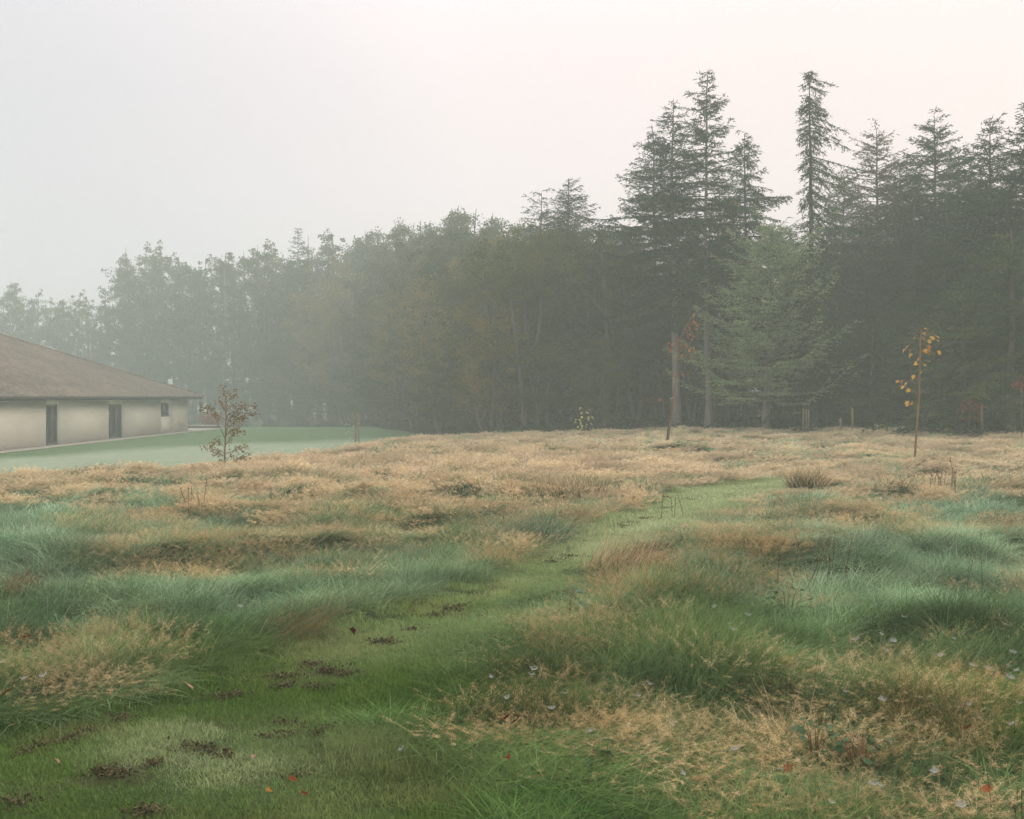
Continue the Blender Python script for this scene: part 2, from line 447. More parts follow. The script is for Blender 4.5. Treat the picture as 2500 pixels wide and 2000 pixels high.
n_str = N.new('ShaderNodeTexNoise'); n_str.inputs['Scale'].default_value = 0.9; n_str.inputs['Detail'].default_value = 6; n_str.inputs['Roughness'].default_value = 0.7
mps = N.new('ShaderNodeMapping'); mps.inputs['Scale'].default_value = (0.5, 1.6, 1); L.new(tc.outputs['Object'], mps.inputs['Vector']); L.new(mps.outputs[0], n_str.inputs['Vector'])
fsum = N.new('ShaderNodeMath'); fsum.operation = 'MULTIPLY_ADD'; fsum.inputs[1].default_value = 0.8; L.new(attr('lawnfrost'), fsum.inputs[0])
fst = N.new('ShaderNodeMapRange'); fst.inputs['From Min'].default_value = 0.3; fst.inputs['From Max'].default_value = 0.7; fst.inputs['To Min'].default_value = -0.22; fst.inputs['To Max'].default_value = 0.32
L.new(n_str.outputs['Fac'], fst.inputs['Value']); L.new(fst.outputs[0], fsum.inputs[2]); fsum.use_clamp = True
lawn_c = mixc(fsum.outputs[0], lawn_g, lawn_w)
litter = rampc(n_fine, [(0.3, (0.03, 0.025, 0.015)), (0.7, (0.08, 0.06, 0.035))])
earth = rampc(n_fine, [(0.3, (0.03, 0.022, 0.013)), (0.7, (0.08, 0.065, 0.038))])
c = mixc(attr('path'), thatch, turf)
c = mixc(attr('lawn'), c, lawn_c)
c = mixc(attr('wood'), c, litter)
c = mixc(attr('soil'), c, earth)
bs = N.new('ShaderNodeBsdfPrincipled'); bs.inputs['Roughness'].default_value = 0.95; bs.inputs['Specular IOR Level'].default_value = 0.1
L.new(c, bs.inputs['Base Color'])
bp = N.new('ShaderNodeBump'); bp.inputs['Strength'].default_value = 0.8; bp.inputs['Distance'].default_value = 0.03
L.new(n_fine, bp.inputs['Height']); L.new(bp.outputs[0], bs.inputs['Normal'])
L.new(bs.outputs[0], out.inputs['Surface'])

ground = link(bpy.data.objects.new('ground', make_mesh('ground', np.stack([fx, fy, fz], 1), [quads], gm,
    {'path': smooth(-0.1, 0.2, sp), 'lawn': smooth(-0.3, 0.3, sl), 'wood': wood, 'soil': soil(fx, fy) * (fy < 40), 'lawnfrost': lawn_frost}, True)))
tag(ground, kind='structure')

# ------------------------------------------------------------------ house
wall_m, nt, N, L, out = new_mat('pale_brick')
b = N.new('ShaderNodeBsdfPrincipled'); b.inputs['Roughness'].default_value = 0.85; b.inputs['Specular IOR Level'].default_value = 0.2
tc = N.new('ShaderNodeTexCoord'); mp = N.new('ShaderNodeMapping')
L.new(tc.outputs['Object'], mp.inputs['Vector'])
mp.inputs['Rotation'].default_value = (math.radians(-90), 0, math.radians(0))
sx = N.new('ShaderNodeSeparateXYZ'); L.new(tc.outputs['Object'], sx.inputs[0])
sm = N.new('ShaderNodeMath'); sm.operation = 'ADD'; L.new(sx.outputs['X'], sm.inputs[0]); L.new(sx.outputs['Y'], sm.inputs[1])
cx_ = N.new('ShaderNodeCombineXYZ'); L.new(sm.outputs[0], cx_.inputs['X']); L.new(sx.outputs['Z'], cx_.inputs['Y'])
bt = N.new('ShaderNodeTexBrick'); L.new(cx_.outputs[0], bt.inputs['Vector'])
bt.inputs['Scale'].default_value = 1.0; bt.inputs['Brick Width'].default_value = 0.5; bt.inputs['Row Height'].default_value = 0.09; bt.inputs['Mortar Size'].default_value = 0.012
bt.inputs['Color1'].default_value = (0.82, 0.76, 0.66, 1); bt.inputs['Color2'].default_value = (0.77, 0.71, 0.62, 1); bt.inputs['Mortar'].default_value = (0.80, 0.75, 0.66, 1)
nz = N.new('ShaderNodeTexNoise'); nz.inputs['Scale'].default_value = 0.5; nz.inputs['Detail'].default_value = 6; L.new(tc.outputs['Object'], nz.inputs['Vector'])
rr = ramp(N, [(0.35, (0.97, 0.97, 0.97)), (0.65, (1.03, 1.02, 1.0))]); L.new(nz.outputs['Fac'], rr.inputs['Fac'])
mu = N.new('ShaderNodeVectorMath'); mu.operation = 'MULTIPLY'; L.new(bt.outputs['Color'], mu.inputs[0]); L.new(rr.outputs['Color'], mu.inputs[1])
L.new(mu.outputs[0], b.inputs['Base Color']); L.new(b.outputs[0], out.inputs['Surface'])
M['brick'] = wall_m

tile_m, nt, N, L, out = new_mat('clay_tiles')
b = N.new('ShaderNodeBsdfPrincipled'); b.inputs['Roughness'].default_value = 0.8; b.inputs['Specular IOR Level'].default_value = 0.2
tc = N.new('ShaderNodeTexCoord')
sc_ = N.new('ShaderNodeVectorMath'); sc_.operation = 'MULTIPLY'; sc_.inputs[1].default_value = (4.4, 5.5, 10.4); L.new(tc.outputs['Object'], sc_.inputs[0])
fl = N.new('ShaderNodeVectorMath'); fl.operation = 'FLOOR'; L.new(sc_.outputs[0], fl.inputs[0])
wn_ = N.new('ShaderNodeTexWhiteNoise'); L.new(fl.outputs[0], wn_.inputs['Vector'])
nz = N.new('ShaderNodeTexNoise'); nz.inputs['Scale'].default_value = 0.35; nz.inputs['Detail'].default_value = 6; nz.inputs['Roughness'].default_value = 0.7; L.new(tc.outputs['Object'], nz.inputs['Vector'])
ma = N.new('ShaderNodeMath'); ma.operation = 'MULTIPLY_ADD'; ma.inputs[1].default_value = 0.45; L.new(wn_.outputs['Value'], ma.inputs[0]); L.new(nz.outputs['Fac'], ma.inputs[2])
rr = ramp(N, [(0.35, (0.065, 0.058, 0.05)), (0.65, (0.13, 0.108, 0.085)), (1.0, (0.22, 0.18, 0.14))]); L.new(ma.outputs[0], rr.inputs['Fac'])
L.new(rr.outputs['Color'], b.inputs['Base Color']); L.new(b.outputs[0], out.inputs['Surface'])
M['tile'] = tile_m
M['frame'] = solid_mat('grey_metal_frame', [(0.3, (0.07, 0.085, 0.085)), (0.7, (0.10, 0.115, 0.115))], 5, 0.5)
M['timber'] = solid_mat('dark_timber', [(0.3, (0.035, 0.03, 0.026)), (0.7, (0.075, 0.062, 0.05))], 6, 0.8, stretch=(1, 1, 4))
M['paving'] = solid_mat('grey_paving', [(0.3, (0.40, 0.385, 0.35)), (0.7, (0.5, 0.48, 0.44))], 3, 0.9, 0.2)
M['edging_pale'] = solid_mat('pale_edging', [(0.3, (0.42, 0.38, 0.31)), (0.7, (0.52, 0.47, 0.39))], 4, 0.9)
M['edging_dark'] = solid_mat('brown_edging', [(0.3, (0.13, 0.095, 0.07)), (0.7, (0.2, 0.15, 0.11))], 4, 0.9)
gl, nt, N, L, out = new_mat('window_glass')
b = N.new('ShaderNodeBsdfPrincipled'); b.inputs['Base Color'].default_value = (0.02, 0.026, 0.026, 1); b.inputs['Roughness'].default_value = 0.06
b.inputs['Specular IOR Level'].default_value = 0.5
L.new(b.outputs[0], out.inputs['Surface']); M['glass'] = gl

HZ = -1.06                      # floor level of the house
WX, EX = -26.0, -25.1           # wall face and eave line
Y0, Y1 = 36.0, 88.7             # wall ends
house = thing('brick_house', (WX, Y1, HZ), 'long low pale brick house with wide brown tiled hipped roof at left edge', 'house')
def hb(): return MB()
def hpart(mb, name, mat, parent=None):
    o = mb.build(name, mat, None)
    o.parent = parent or house
    if parent is None: o.matrix_parent_inverse = Matrix.Translation((-WX, -Y1, -HZ))
    return o
openings = [('glazed_door', 61.7, 63.5, 0.02, 2.30), ('glazed_door', 71.3, 74.0, 0.02, 2.25), ('window', 81.9, 84.1, 1.28, 2.28)]
# south-east wall as panels round the openings
mb = MB(); cur = Y0; WT = 0.35; WH = 2.72
for _, a, bb, z0, z1 in openings:
    mb.box(WX - WT, WX, cur, a, HZ, HZ + WH)
    mb.box(WX - WT, WX, a, bb, HZ + z1, HZ + WH)
    if z0 > 0.1: mb.box(WX - WT, WX, a, bb, HZ - 0.0, HZ + z0)
    cur = bb
mb.box(WX - WT, WX, cur, Y1, HZ, HZ + WH)
mb.box(WX - 26, WX - WT - 0.002, Y1 - WT, Y1, HZ, HZ + WH)
mb.box(WX - 26, WX - WT - 0.002, Y0, Y0 + WT, HZ, HZ + WH)
mb.box(WX - 26 - WT, WX - 26 - 0.002, Y0, Y1, HZ, HZ + WH)
hpart(mb, 'wall', M['brick'])
mb = MB(); mb.box(WX - 0.5, WX - 0.36, Y0 + 0.5, Y1 - 0.5, HZ + 0.01, HZ + 2.6)   # dark panel added in place of the unlit room behind the glass
hpart(mb, 'dark_room_panel', M['timber'])
for nm, a, bb, z0, z1 in openings:
    fr = MB(); t = 0.09; xf0, xf1 = WX - 0.20, WX - 0.12
    fr.box(xf0, xf1, a, a + t, HZ + z0, HZ + z1); fr.box(xf0, xf1, bb - t, bb, HZ + z0, HZ + z1)
    fr.box(xf0, xf1, a + t, bb - t, HZ + z0, HZ + z0 + t); fr.box(xf0, xf1, a + t, bb - t, HZ + z1 - t, HZ + z1)
    o = hpart(fr, nm, M['frame'])
    mid = a + (bb - a) * (0.62 if nm == 'glazed_door' else 0.6)
    def sub(mb, name, mat):
        s = mb.build(name, mat, None); s.parent = o; return s
    m1 = MB(); m1.box(xf0 + 0.005, xf1 + 0.01, mid - 0.06, mid + 0.06, HZ + z0 + t + .002, HZ + z1 - t - .002); sub(m1, 'mullion', M['frame'])
    for (pa, pb) in ((a + t, mid - 0.06), (mid + 0.06, bb - t)):
        g = MB(); g.box(xf0 + 0.02, xf0 + 0.035, pa + .002, pb - .002, HZ + z0 + t + .002, HZ + z1 - t - .002); sub(g, 'pane', M['glass'])
    s1 = MB(); s1.box(WX - 0.11, WX + 0.03, a + 0.003, bb - 0.003, HZ + z0 - 0.02, HZ + z0 + 0.025); sub(s1, 'sill', M['frame'])
# roof: four hipped slopes laid in stepped courses
TANP = 0.385; RX0, RY0, RY1 = EX, Y0 - 1.3, 90.3
RX1 = WX - 26 - 0.9
half = (RX0 - RX1) / 2
EZ = 1.70
mb = MB()
NC = 62; st = half / NC; lift = 0.045
for k in range(NC):
    t0, t1 = k * st, (k + 1) * st
    za, zb = EZ + t0 * TANP + lift, EZ + t1 * TANP + lift * 0.15
    jag = 0
    def ring(t, z): return [(RX0 - t, RY0 + t, z), (RX0 - t, RY1 - t, z), (RX1 + t, RY1 - t, z), (RX1 + t, RY0 + t, z)]
    A = ring(t0, za); B = ring(t1, zb); Lo = ring(t0, za - lift)
    V = Lo + A + B
    F = []
    for q in range(4):
        q2 = (q + 1) % 4
        F += [(q, q2, 4 + q2, 4 + q), (4 + q, 4 + q2, 8 + q2, 8 + q)]
    mb.add(V, F)
roof = hpart(mb, 'roof', M['tile'])
def hip_caps(x0, y0, sx, sy):
    m2 = MB()
    for k in range(60):
        ta, tb = k * half / 60, (k + 1.12) * half / 60
        pa = np.array([x0 + sx * ta, y0 + sy * ta, EZ + ta * TANP + 0.045]); pb = np.array([x0 + sx * tb, y0 + sy * tb, EZ + tb * TANP + 0.025])
        m2.tube([pa, pb], [0.085, 0.07], 6)
    s = m2.build('hip_tile', M['tile'], None); s.parent = roof
hip_caps(RX0, RY1, -1, -1); hip_caps(RX0, RY0, -1, 1)
mb = MB(); mb.box(EX - 0.06, EX - 0.02, RY0 + 0.1, RY1 - 0.1, EZ - 0.13, EZ - 0.012)
mb.box(RX1 + .1, EX - 0.07, RY1 - 0.06, RY1 - 0.02, EZ - 0.13, EZ - 0.012)
hpart(mb, 'fascia', M['timber'])
mb = MB(); mb.box(RX1 + .3, EX - 0.08, RY0 + .2, RY1 - 0.07, EZ - 0.05, EZ - 0.03)
hpart(mb, 'soffit', M['timber'])
raft_me = None
for i in range(92):
    y = Y1 + 1.2 - i * 0.42
    if raft_me is None:
        r0 = MB(); r0.box(-0.86, -0.10, -0.05, 0.05, -0.22, -0.055); raft_me = r0.mesh('rafter_tail', M['timber'])
    o = bpy.data.objects.new('rafter_tail', raft_me); C.objects.link(o)
    o.parent = house; o.matrix_parent_inverse = Matrix.Translation((-WX, -Y1, -HZ)); o.location = (EX, y, EZ)

terrace = MB(); terrace.box(WX + 0.002, WX + 0.78, Y0 - 1, 95.0, HZ - 0.25, HZ + 0.02)
terrace.box(WX - 8, WX + 0.0, Y1 + .003, 95.0, HZ - 0.25, HZ + 0.018)
tag(terrace.build('paving', M['paving']), kind='structure')
k1 = MB(); k1.box(WX + 0.785, WX + 0.88, Y0 - 1, 95.0, HZ - 0.25, HZ + 0.035); tag(k1.build('path_edging', M['edging_dark']), kind='structure')
k2 = MB(); k2.box(WX + 0.885, WX + 1.05, Y0 - 1, 95.1, HZ - 0.25, HZ + 0.03); tag(k2.build('path_edging', M['edging_pale']), kind='structure')
lw = thing('low_wall', (-26.6, 96.4, HZ), 'low brick garden wall just past the far end of the house', 'wall')
m3 = MB(); m3.box(-1.9, 1.2, -0.2, 0.2, -0.1, 0.18); m3.build('wall_body', M['edging_dark'], lw)
m3 = MB(); m3.box(-1.95, 1.25, -0.25, 0.25, 0.182, 0.27); m3.build('coping', M['edging_pale'], lw)

# ------------------------------------------------------------------ conifers
def unit(v): return v / (np.linalg.norm(v, axis=-1, keepdims=True) + 1e-9)

def needle_tris(P, D, length, width, spread, r):
    """one narrow triangle per point P along D, thrown sideways by 'spread'"""
    n = len(P)
    D = unit(D + spread * r.normal(size=(n, 3)))
    W = unit(np.cross(D, r.normal(size=(n, 3))))
    ln = length * r.uniform(0.6, 1.3, (n, 1)); w = width * r.uniform(0.6, 1.3, (n, 1))
    V = np.stack([P - W * w * 0.5, P + W * w * 0.5, P + D * ln], 1).reshape(-1, 3)
    F = np.arange(3 * n).reshape(-1, 3)
    return V, F

def conifer(seed, H, base, radius, droop=0.25, whorl=0.36, per=6, tuft=0.15, twig_step=0.10, trunk_r=0.14, side=None, top_cut=False, hang=0.35, upturn=0.3, fill=1.0, lean=(0, 0), bare=0.0, jag=0.35, rise=1.0):
    """trunk mesh builder and crown mesh builder; radius(t) gives branch reach at height fraction t of the crown"""
    r = np.random.default_rng(seed)
    tr, cr_ = MB(), MB()
    zs = np.linspace(-0.3, H, 14); t = np.clip(zs / H, 0, 1)
    wob = np.cumsum(r.normal(size=(14, 2)) * 0.03, axis=0) * (H / 15)
    px = wob[:, 0] + lean[0] * t ** 2; py = wob[:, 1] + lean[1] * t ** 2
    flare = 1 + 0.7 * np.exp(-np.maximum(zs, 0) / 0.35)
    tr.tube(np.stack([px, py, zs], 1), trunk_r * flare * (1 - t) ** 0.8 + 0.012, 8)
    z = base
    cz = []
    while z < H - 0.1:
        f = (z - base) / (H - base)
        n = per if f < 0.85 else max(3, per - 1)
        a0 = r.uniform(0, 6.28)
        for k in range(n):
            az = a0 + 6.283 * k / n + r.normal() * 0.3
            ln = radius(f) * r.uniform(1 - jag, 1 + jag * 0.7)
            if side is not None: ln *= side(az, f, r)
            cz.append((z + r.normal() * 0.28, az, max(ln * (1.45 if r.uniform() < 0.08 else 1.0), 0.12), f))
        z += whorl * r.uniform(0.75, 1.3) * (0.6 + 0.4 * (1 - f))
    if bare > 0:      # dead snags below the crown
        for z in np.arange(base * 0.45, base, 0.5):
            cz.append((z, r.uniform(0, 6.28), -bare * r.uniform(0.3, 1), 0))
    for (bz, az, ln, f) in cz:
        dead = ln < 0; ln = abs(ln)
        tx, ty = np.interp(bz, zs, px), np.interp(bz, zs, py)
        m = 6
        s = np.linspace(0, 1, m)
        up0 = (0.35 * f + 0.05) * rise                       # upper boughs rise, lower ones sag
        dr = droop * (1.15 - f) * r.uniform(0.5, 1.6); up0 = up0 * r.uniform(0.5, 1.5)
        out_ = ln * s
        zz = bz + ln * (up0 * s - dr * 1.6 * s ** 1.6 + upturn * dr * s ** 4)
        az_s = az + r.normal() * 0.15 * s
        P = np.stack([tx + np.cos(az_s) * out_, ty + np.sin(az_s) * out_, zz], 1)
        cr_.tube(P, np.linspace(0.006 + 0.011 * ln, 0.004, m), 3, False, tint=0.05) if not dead else tr.tube(P, np.linspace(0.012, 0.004, m), 3, False)
        if dead: continue
        step = twig_step / fill
        nt_ = max(3, int(ln / step))
        ts = np.sort(r.uniform(0.12, 1.0, nt_))
        B = np.stack([np.interp(ts, s, P[:, i]) for i in range(3)], 1)
        fw = np.stack([np.cos(az + 0 * ts), np.sin(az + 0 * ts), 0 * ts], 1)
        sd = np.stack([-np.sin(az + 0 * ts), np.cos(az + 0 * ts), 0 * ts], 1) * np.where(np.arange(nt_) % 2, 1, -1)[:, None]
        tl = (0.16 + 0.30 * ln ** 0.7 * (1 - ts) ** 0.6) * r.uniform(0.6, 1.3, nt_)
        td = unit(fw * 0.75 + sd * r.uniform(0.5, 1.1, (nt_, 1)) + np.array([0, 0, 1.0]) * (0.12 * f - hang * r.uniform(0.3, 1.6, (nt_, 1))))
        # needles along twigs
        cnt = np.maximum(3, (tl / 0.055).astype(int))
        idx = np.repeat(np.arange(nt_), cnt)
        q = r.uniform(0, 1, len(idx))
        PP = B[idx] + td[idx] * (tl[idx] * q)[:, None] + np.array([0, 0, -1.0]) * (hang * 0.5 * tl[idx] * q ** 2)[:, None]
        V, F = needle_tris(PP, td[idx], tuft, tuft * 0.30, 0.5, r)
        tn = np.clip(r.normal(0.5, 0.2, len(idx)), 0, 1)
        cr_.add(V, F, np.repeat(tn, 3))
        # needles along the bough itself
        nb = max(3, int(ln / 0.05))
        tb = r.uniform(0.1, 1.0, nb); PB = np.stack([np.interp(tb, s, P[:, i]) for i in range(3)], 1)
        dB = np.repeat(unit(P[-1] - P[0])[None], nb, 0)
        V, F = needle_tris(PB, dB, tuft, tuft * 0.26, 0.6, r)
        cr_.add(V, F, np.repeat(np.clip(r.normal(0.55, 0.2, nb), 0, 1), 3))
    if not top_cut:
        nb = 14; zz = r.uniform(H - 0.7, H, nb)
        V, F = needle_tris(np.stack([np.interp(zz, zs, px), np.interp(zz, zs, py), zz], 1), np.repeat([[0, 0, 1.0]], nb, 0), tuft, tuft * 0.3, 0.5, r)
        cr_.add(V, F)
    else:
        P0 = np.array([px[-1], py[-1], H - 0.15]); nb = 260
        V, F = needle_tris(P0 + r.normal(size=(nb, 3)) * np.array([0.13, 0.13, 0.10]), r.normal(size=(nb, 3)) * np.array([1, 1, .4]) + np.array([0, 0, 0.1]), 0.16, 0.035, 0.6, r)
        cr_.add(V, F)
    return tr, cr_

def place_xy(u, y): return (u - CX) / FPX * y
def top_height(u, v, y):
    x = place_xy(u, y); return EYE + (HOR - v) * y / FPX - gh(x, y)

def cone_r(rmax, p=0.8, rmin=0.15): return lambda f: rmin + (rmax - rmin) * (1 - f) ** p

def plant_conifer(u, v, y, label, mat='spruce', bark='bark', name='spruce_tree', group=None, base=1.5, rmax=2.6, p=0.8, seed=1, **kw):
    x = place_xy(u, y); H = top_height(u, v, y)
    root = thing(name, (x, y, gh(x, y)), label, 'tree', group)
    tr, cr_ = conifer(seed, H, base, cone_r(rmax, p), **kw)
    tr.build('trunk', M[bark], root, smooth_shade=True)
    cr_.build('crown', M[mat], root, tint=True)
    return root

def ragged(az, f, r):            # long drooping arms on the right, short stubs on the left
    c = math.cos(az)
    if f > 0.86: return r.uniform(0.3, 0.5) + 0.3 * (c > 0.3)
    if f > 0.48: return (r.uniform(0.3, 0.7) if c < 0.5 else r.choice([0.5, 0.9, 1.8]) * r.uniform(0.8, 1.05))
    if f > 0.36: return 1.0
    return 1.75 if f > 0.08 else 1.5
def rightarm(az, f, r): return 1.0 + 0.55 * max(0, math.cos(az)) * (f < 0.55)

plant_conifer(1725, 172, 53.4, 'tallest open spruce with upswept boughs and long bare trunk, left of the pale young spruce', base=6.0, rmax=4.0, p=0.9, seed=3, droop=0.36, whorl=0.36, per=5, fill=1.3, trunk_r=0.15, upturn=1.3, hang=0.25, bare=1.2, bark='pale_bark', jag=0.65)
plant_conifer(1652, 245, 54.6, 'tall spruce with the thick pale trunk, close left of the tallest spruce', base=5.6, rmax=4.2, p=0.9, seed=4, droop=0.30, whorl=0.36, per=5, fill=1.3, trunk_r=0.2, upturn=1.0, bare=1.5, bark='pale_bark', hang=0.2, jag=0.5)
plant_conifer(1598, 322, 61.0, 'broad pale-green spruce with layered boughs spreading left over lower trees', base=4.2, rmax=5.4, p=0.92, seed=5, droop=0.28, whorl=0.38, per=6, fill=1.2, trunk_r=0.17, upturn=1.2, hang=0.25, jag=0.45)
plant_conifer(1822, 325, 57.0, 'drooping spruce with one long right-hand bough, between the tallest and the ragged spruce', base=4.5, rmax=3.6, p=0.85, seed=6, droop=0.5, whorl=0.36, per=6, fill=1.3, trunk_r=0.15, hang=0.55, side=rightarm, jag=0.45)
plant_conifer(1990, 178, 50.5, 'ragged narrow spruce with blunt broken top and drooping arms on its right', base=1.5, rmax=1.0, p=0.0, seed=8, droop=0.50, rise=-0.6, whorl=0.30, per=7, fill=1.5, trunk_r=0.17, hang=0.7, side=ragged, top_cut=True, upturn=0.5, mat='hemlock', twig_step=0.12, jag=0.4)
plant_conifer(1872, 560, 50.8, 'broad young spruce with pale green needles down to the meadow, left of the ragged spruce', base=1.8, rmax=3.9, p=0.62, seed=9, droop=0.10, whorl=0.29, per=8, trunk_r=0.17, hang=0.06, upturn=3.5, rise=1.6, mat='young_spruce', twig_step=0.09, tuft=0.15, bark='pale_bark', jag=0.5, lean=(0.4, 0))
plant_conifer(2145, 318, 60.0, 'pale thin larch with fine bare-looking boughs, first conifer right of the ragged spruce', mat='larch', name='larch_tree', base=4.5, rmax=4.4, p=0.7, seed=10, droop=0.16, whorl=0.36, trunk_r=0.15, upturn=1.5, hang=0.2, fill=0.6, jag=0.5)
plant_conifer(2275, 285, 55.0, 'dense pointed spruce, second conifer right of the ragged spruce', base=3.0, rmax=4.4, p=0.75, seed=11, droop=0.12, whorl=0.33, trunk_r=0.16, upturn=1.5, hang=0.15, jag=0.4)
plant_conifer(2420, 298, 49.5, 'dark pointed spruce rising behind the red sapling near the right edge', base=2.2, rmax=4.2, p=0.78, seed=12, droop=0.14, whorl=0.32, trunk_r=0.16, upturn=1.2, hang=0.2, jag=0.4)
plant_conifer(2498, 262, 46.0, 'dark spruce cut off by the right edge of the picture', base=1.8, rmax=4.2, p=0.78, seed=13, droop=0.14, whorl=0.32, trunk_r=0.16, upturn=1.2, hang=0.2, jag=0.4)
plant_conifer(1385, 438, 68.0, 'spruce tip standing above the leafy trees in the middle of the wood', base=5, rmax=4.5, p=0.75, seed=14, droop=0.2, whorl=0.38, trunk_r=0.16, upturn=1.2, hang=0.25)
plant_conifer(1322, 470, 70.0, 'bent one-sided spruce top beside the spruce tip in mid wood', base=6, rmax=2.6, p=0.6, seed=15, droop=0.35, whorl=0.5, trunk_r=0.14, hang=0.4, jag=0.6)
plant_conifer(728, 556, 141.0, 'lone slim spruce fading in fog among the birches', base=8.5, rmax=4.0, p=0.8, seed=16, droop=0.12, whorl=0.7, trunk_r=0.18, upturn=1.2, hang=0.15, fill=0.7, twig_step=0.2, tuft=0.2)

# shared stock for the close-grown dark conifers
stock_con = []
for i, (sd, Hh, bs_, rm) in enumerate([(31, 13, 0.9, 3.4), (32, 12, 0.7, 3.6), (33, 14, 1.2, 3.3)]):
    tr, cr_ = conifer(sd, Hh, bs_, cone_r(rm, 0.6), droop=0.2, whorl=0.30, per=7, hang=0.3, upturn=1.2, twig_step=0.10)
    stock_con.append((tr.mesh('trunk', M['bark'], smooth_shade=True), cr_.mesh('crown', M['spruce'], tint=True), Hh))
def stock_tree(stock, name, u, v, y, rz, label, group, wide=1.0, hmax=None):
    trm, crm, Hh = stock
    x = place_xy(u, y); H = top_height(u, v, y)
    root = thing(name, (x, y, gh(x, y)), label, 'tree', group, rz)
    k = H / Hh; root.scale = (k * wide, k * wide, k)
    for n_, me in (('trunk', trm), ('crown', crm)):
        o = bpy.data.objects.new(n_, me); link(o, root)
    return root
CONS = [(2060, 430, 66), (2200, 400, 62), (2340, 372, 58), (2385, 430, 52), (2230, 470, 54), (2110, 520, 58), (2310, 560, 47), (2455, 470, 45), (2560, 400, 43), (2620, 350, 47), (2520, 620, 41.5), (2040, 560, 60), (2160, 600, 55), (2275, 640, 50.5), (2400, 610, 44.5),
        (1540, 560, 64), (1480, 600, 62), (1930, 560, 60), (1780, 560, 63), (1690, 560, 66), (2700, 300, 45), (2800, 300, 42)]
CON_LABELS = ['dark spruce set far back immediately right of the ragged spruce', 'dark spruce top between the thin larch and the dense pointed spruce', 'dark spruce filling the gap right of the dense pointed spruce', 'dark spruce on the left flank of the dark pointed spruce',
    'dark spruce closing the gap under the dense pointed spruce', 'low-topped dark spruce behind the leaves of the young maple, left side', 'short dark spruce standing before the gap right of the dense pointed spruce', 'dark spruce wedged between the last two pointed spruces at right',
    'dark spruce at the right edge, mostly outside the picture', 'dark spruce beyond the right edge showing only boughs', 'short dark spruce at the wood edge nearest the right border', 'dim spruce glimpsed directly behind the ragged spruce', 'dim short spruce under the thin larch', 'dark low spruce right behind the young maple',
    'dark low spruce behind the grey post and crimson sapling', 'dark spruce filling the shade left of the broad pale-green spruce', 'dark spruce farthest left in the shade of the tall spruces', 'dark spruce in the gap between pale young spruce and ragged spruce', 'dark spruce behind the top of the pale young spruce', 'dark spruce between the two pale spruce trunks', 'dark spruce out past the right border', 'outermost dark spruce past the right border']
for i, (u, v, y) in enumerate(CONS):
    stock_tree(stock_con[i % 3], 'spruce_tree', u, v, y, random.uniform(0, 6.28), CON_LABELS[i], 'dark spruces packed into the wood', random.uniform(0.95, 1.25))

# ------------------------------------------------------------------ broadleaf trees
def broadleaf(seed, H=12.0, base=1.0, rad=2.2, nleaf=9000, leaf=0.13, airy=0.0, weep=0.0, stems=1):
    r = np.random.default_rng(seed)
    tr, cr_ = MB(), MB()
    tips = []
    for sI in range(stems):
        az0 = r.uniform(0, 6.28); off = 0.35 * (stems > 1)
        n = 12; s = np.linspace(0, 1, n)
        w = np.cumsum(r.normal(size=(n, 2)) * 0.09, axis=0)
        px = w[:, 0] + math.cos(az0) * off * (1 + 2.5 * s); py = w[:, 1] + math.sin(az0) * off * (1 + 2.5 * s)
        Hs = H * (1 if sI == 0 else r.uniform(0.8, 0.97))
        P = np.stack([px, py, -0.3 + (Hs + 0.3) * s], 1)
        tr.tube(P, (0.012 * H) * (1 - s) ** 0.85 + 0.015, 6)
        nb = int(34 / stems) + 8
        for k in range(nb):
            f = r.uniform(0.0, 1.0) ** 0.85
            z = base + (Hs - base) * f * 0.97
            sz = (z + 0.3) / (Hs + 0.3)
            bx, by = np.interp(sz, s, px), np.interp(sz, s, py)
            prof = (math.sin(math.pi * min(1, 0.22 + 0.80 * f)) ** 0.7 if f < 0.97 else 0.3)
            ln = rad * prof * r.uniform(0.55, 1.25)
            az = r.uniform(0, 6.28); up = r.uniform(0.25, 0.9) + 0.4 * f
            m = 5; q = np.linspace(0, 1, m)
            B = np.stack([bx + math.cos(az) * ln * q, by + math.sin(az) * ln * q, z + ln * up * q - weep * ln * q ** 2], 1)
            B += np.cumsum(r.normal(size=(m, 3)) * 0.05, axis=0)
            tr.tube(B, np.linspace(0.010 + 0.012 * ln, 0.006, m), 4, False)
            for j in range(int(3 + ln * 2.2)):
                qq = r.uniform(0.25, 1.08)
                c = np.array([np.interp(min(qq, 1), q, B[:, i]) for i in range(3)]) + r.normal(size=3) * 0.25 * (0.4 + ln * 0.25)
                tips.append((c, r.uniform(0.22, 0.55) * (1 - 0.3 * airy)))
    per = nleaf / len(tips)
    for c, rr_ in tips:
        n = max(4, int(per * r.uniform(0.4, 1.7) * (1 - 0.45 * airy * (c[2] / H))))
        d = r.normal(size=(n, 3)); d = unit(d) * (r.uniform(0, 1, (n, 1)) ** 0.45)
        P = c + d * rr_ * np.array([1.15, 1.15, 0.75])
        if weep: P[:, 2] -= weep * r.uniform(0, 1.1, n) ** 2
        A = unit(r.normal(size=(n, 3))); B_ = unit(np.cross(A, r.normal(size=(n, 3))))
        l = leaf * r.uniform(0.6, 1.35, (n, 1))
        V = np.stack([P - A * l * 0.5, P + B_ * l * 0.33, P + A * l * 0.5, P - B_ * l * 0.33], 1).reshape(-1, 3)
        cr_.add(V, np.arange(4 * n).reshape(-1, 4), np.repeat(np.clip(r.normal(0.5, 0.25, n), 0, 1), 4))
    return tr, cr_

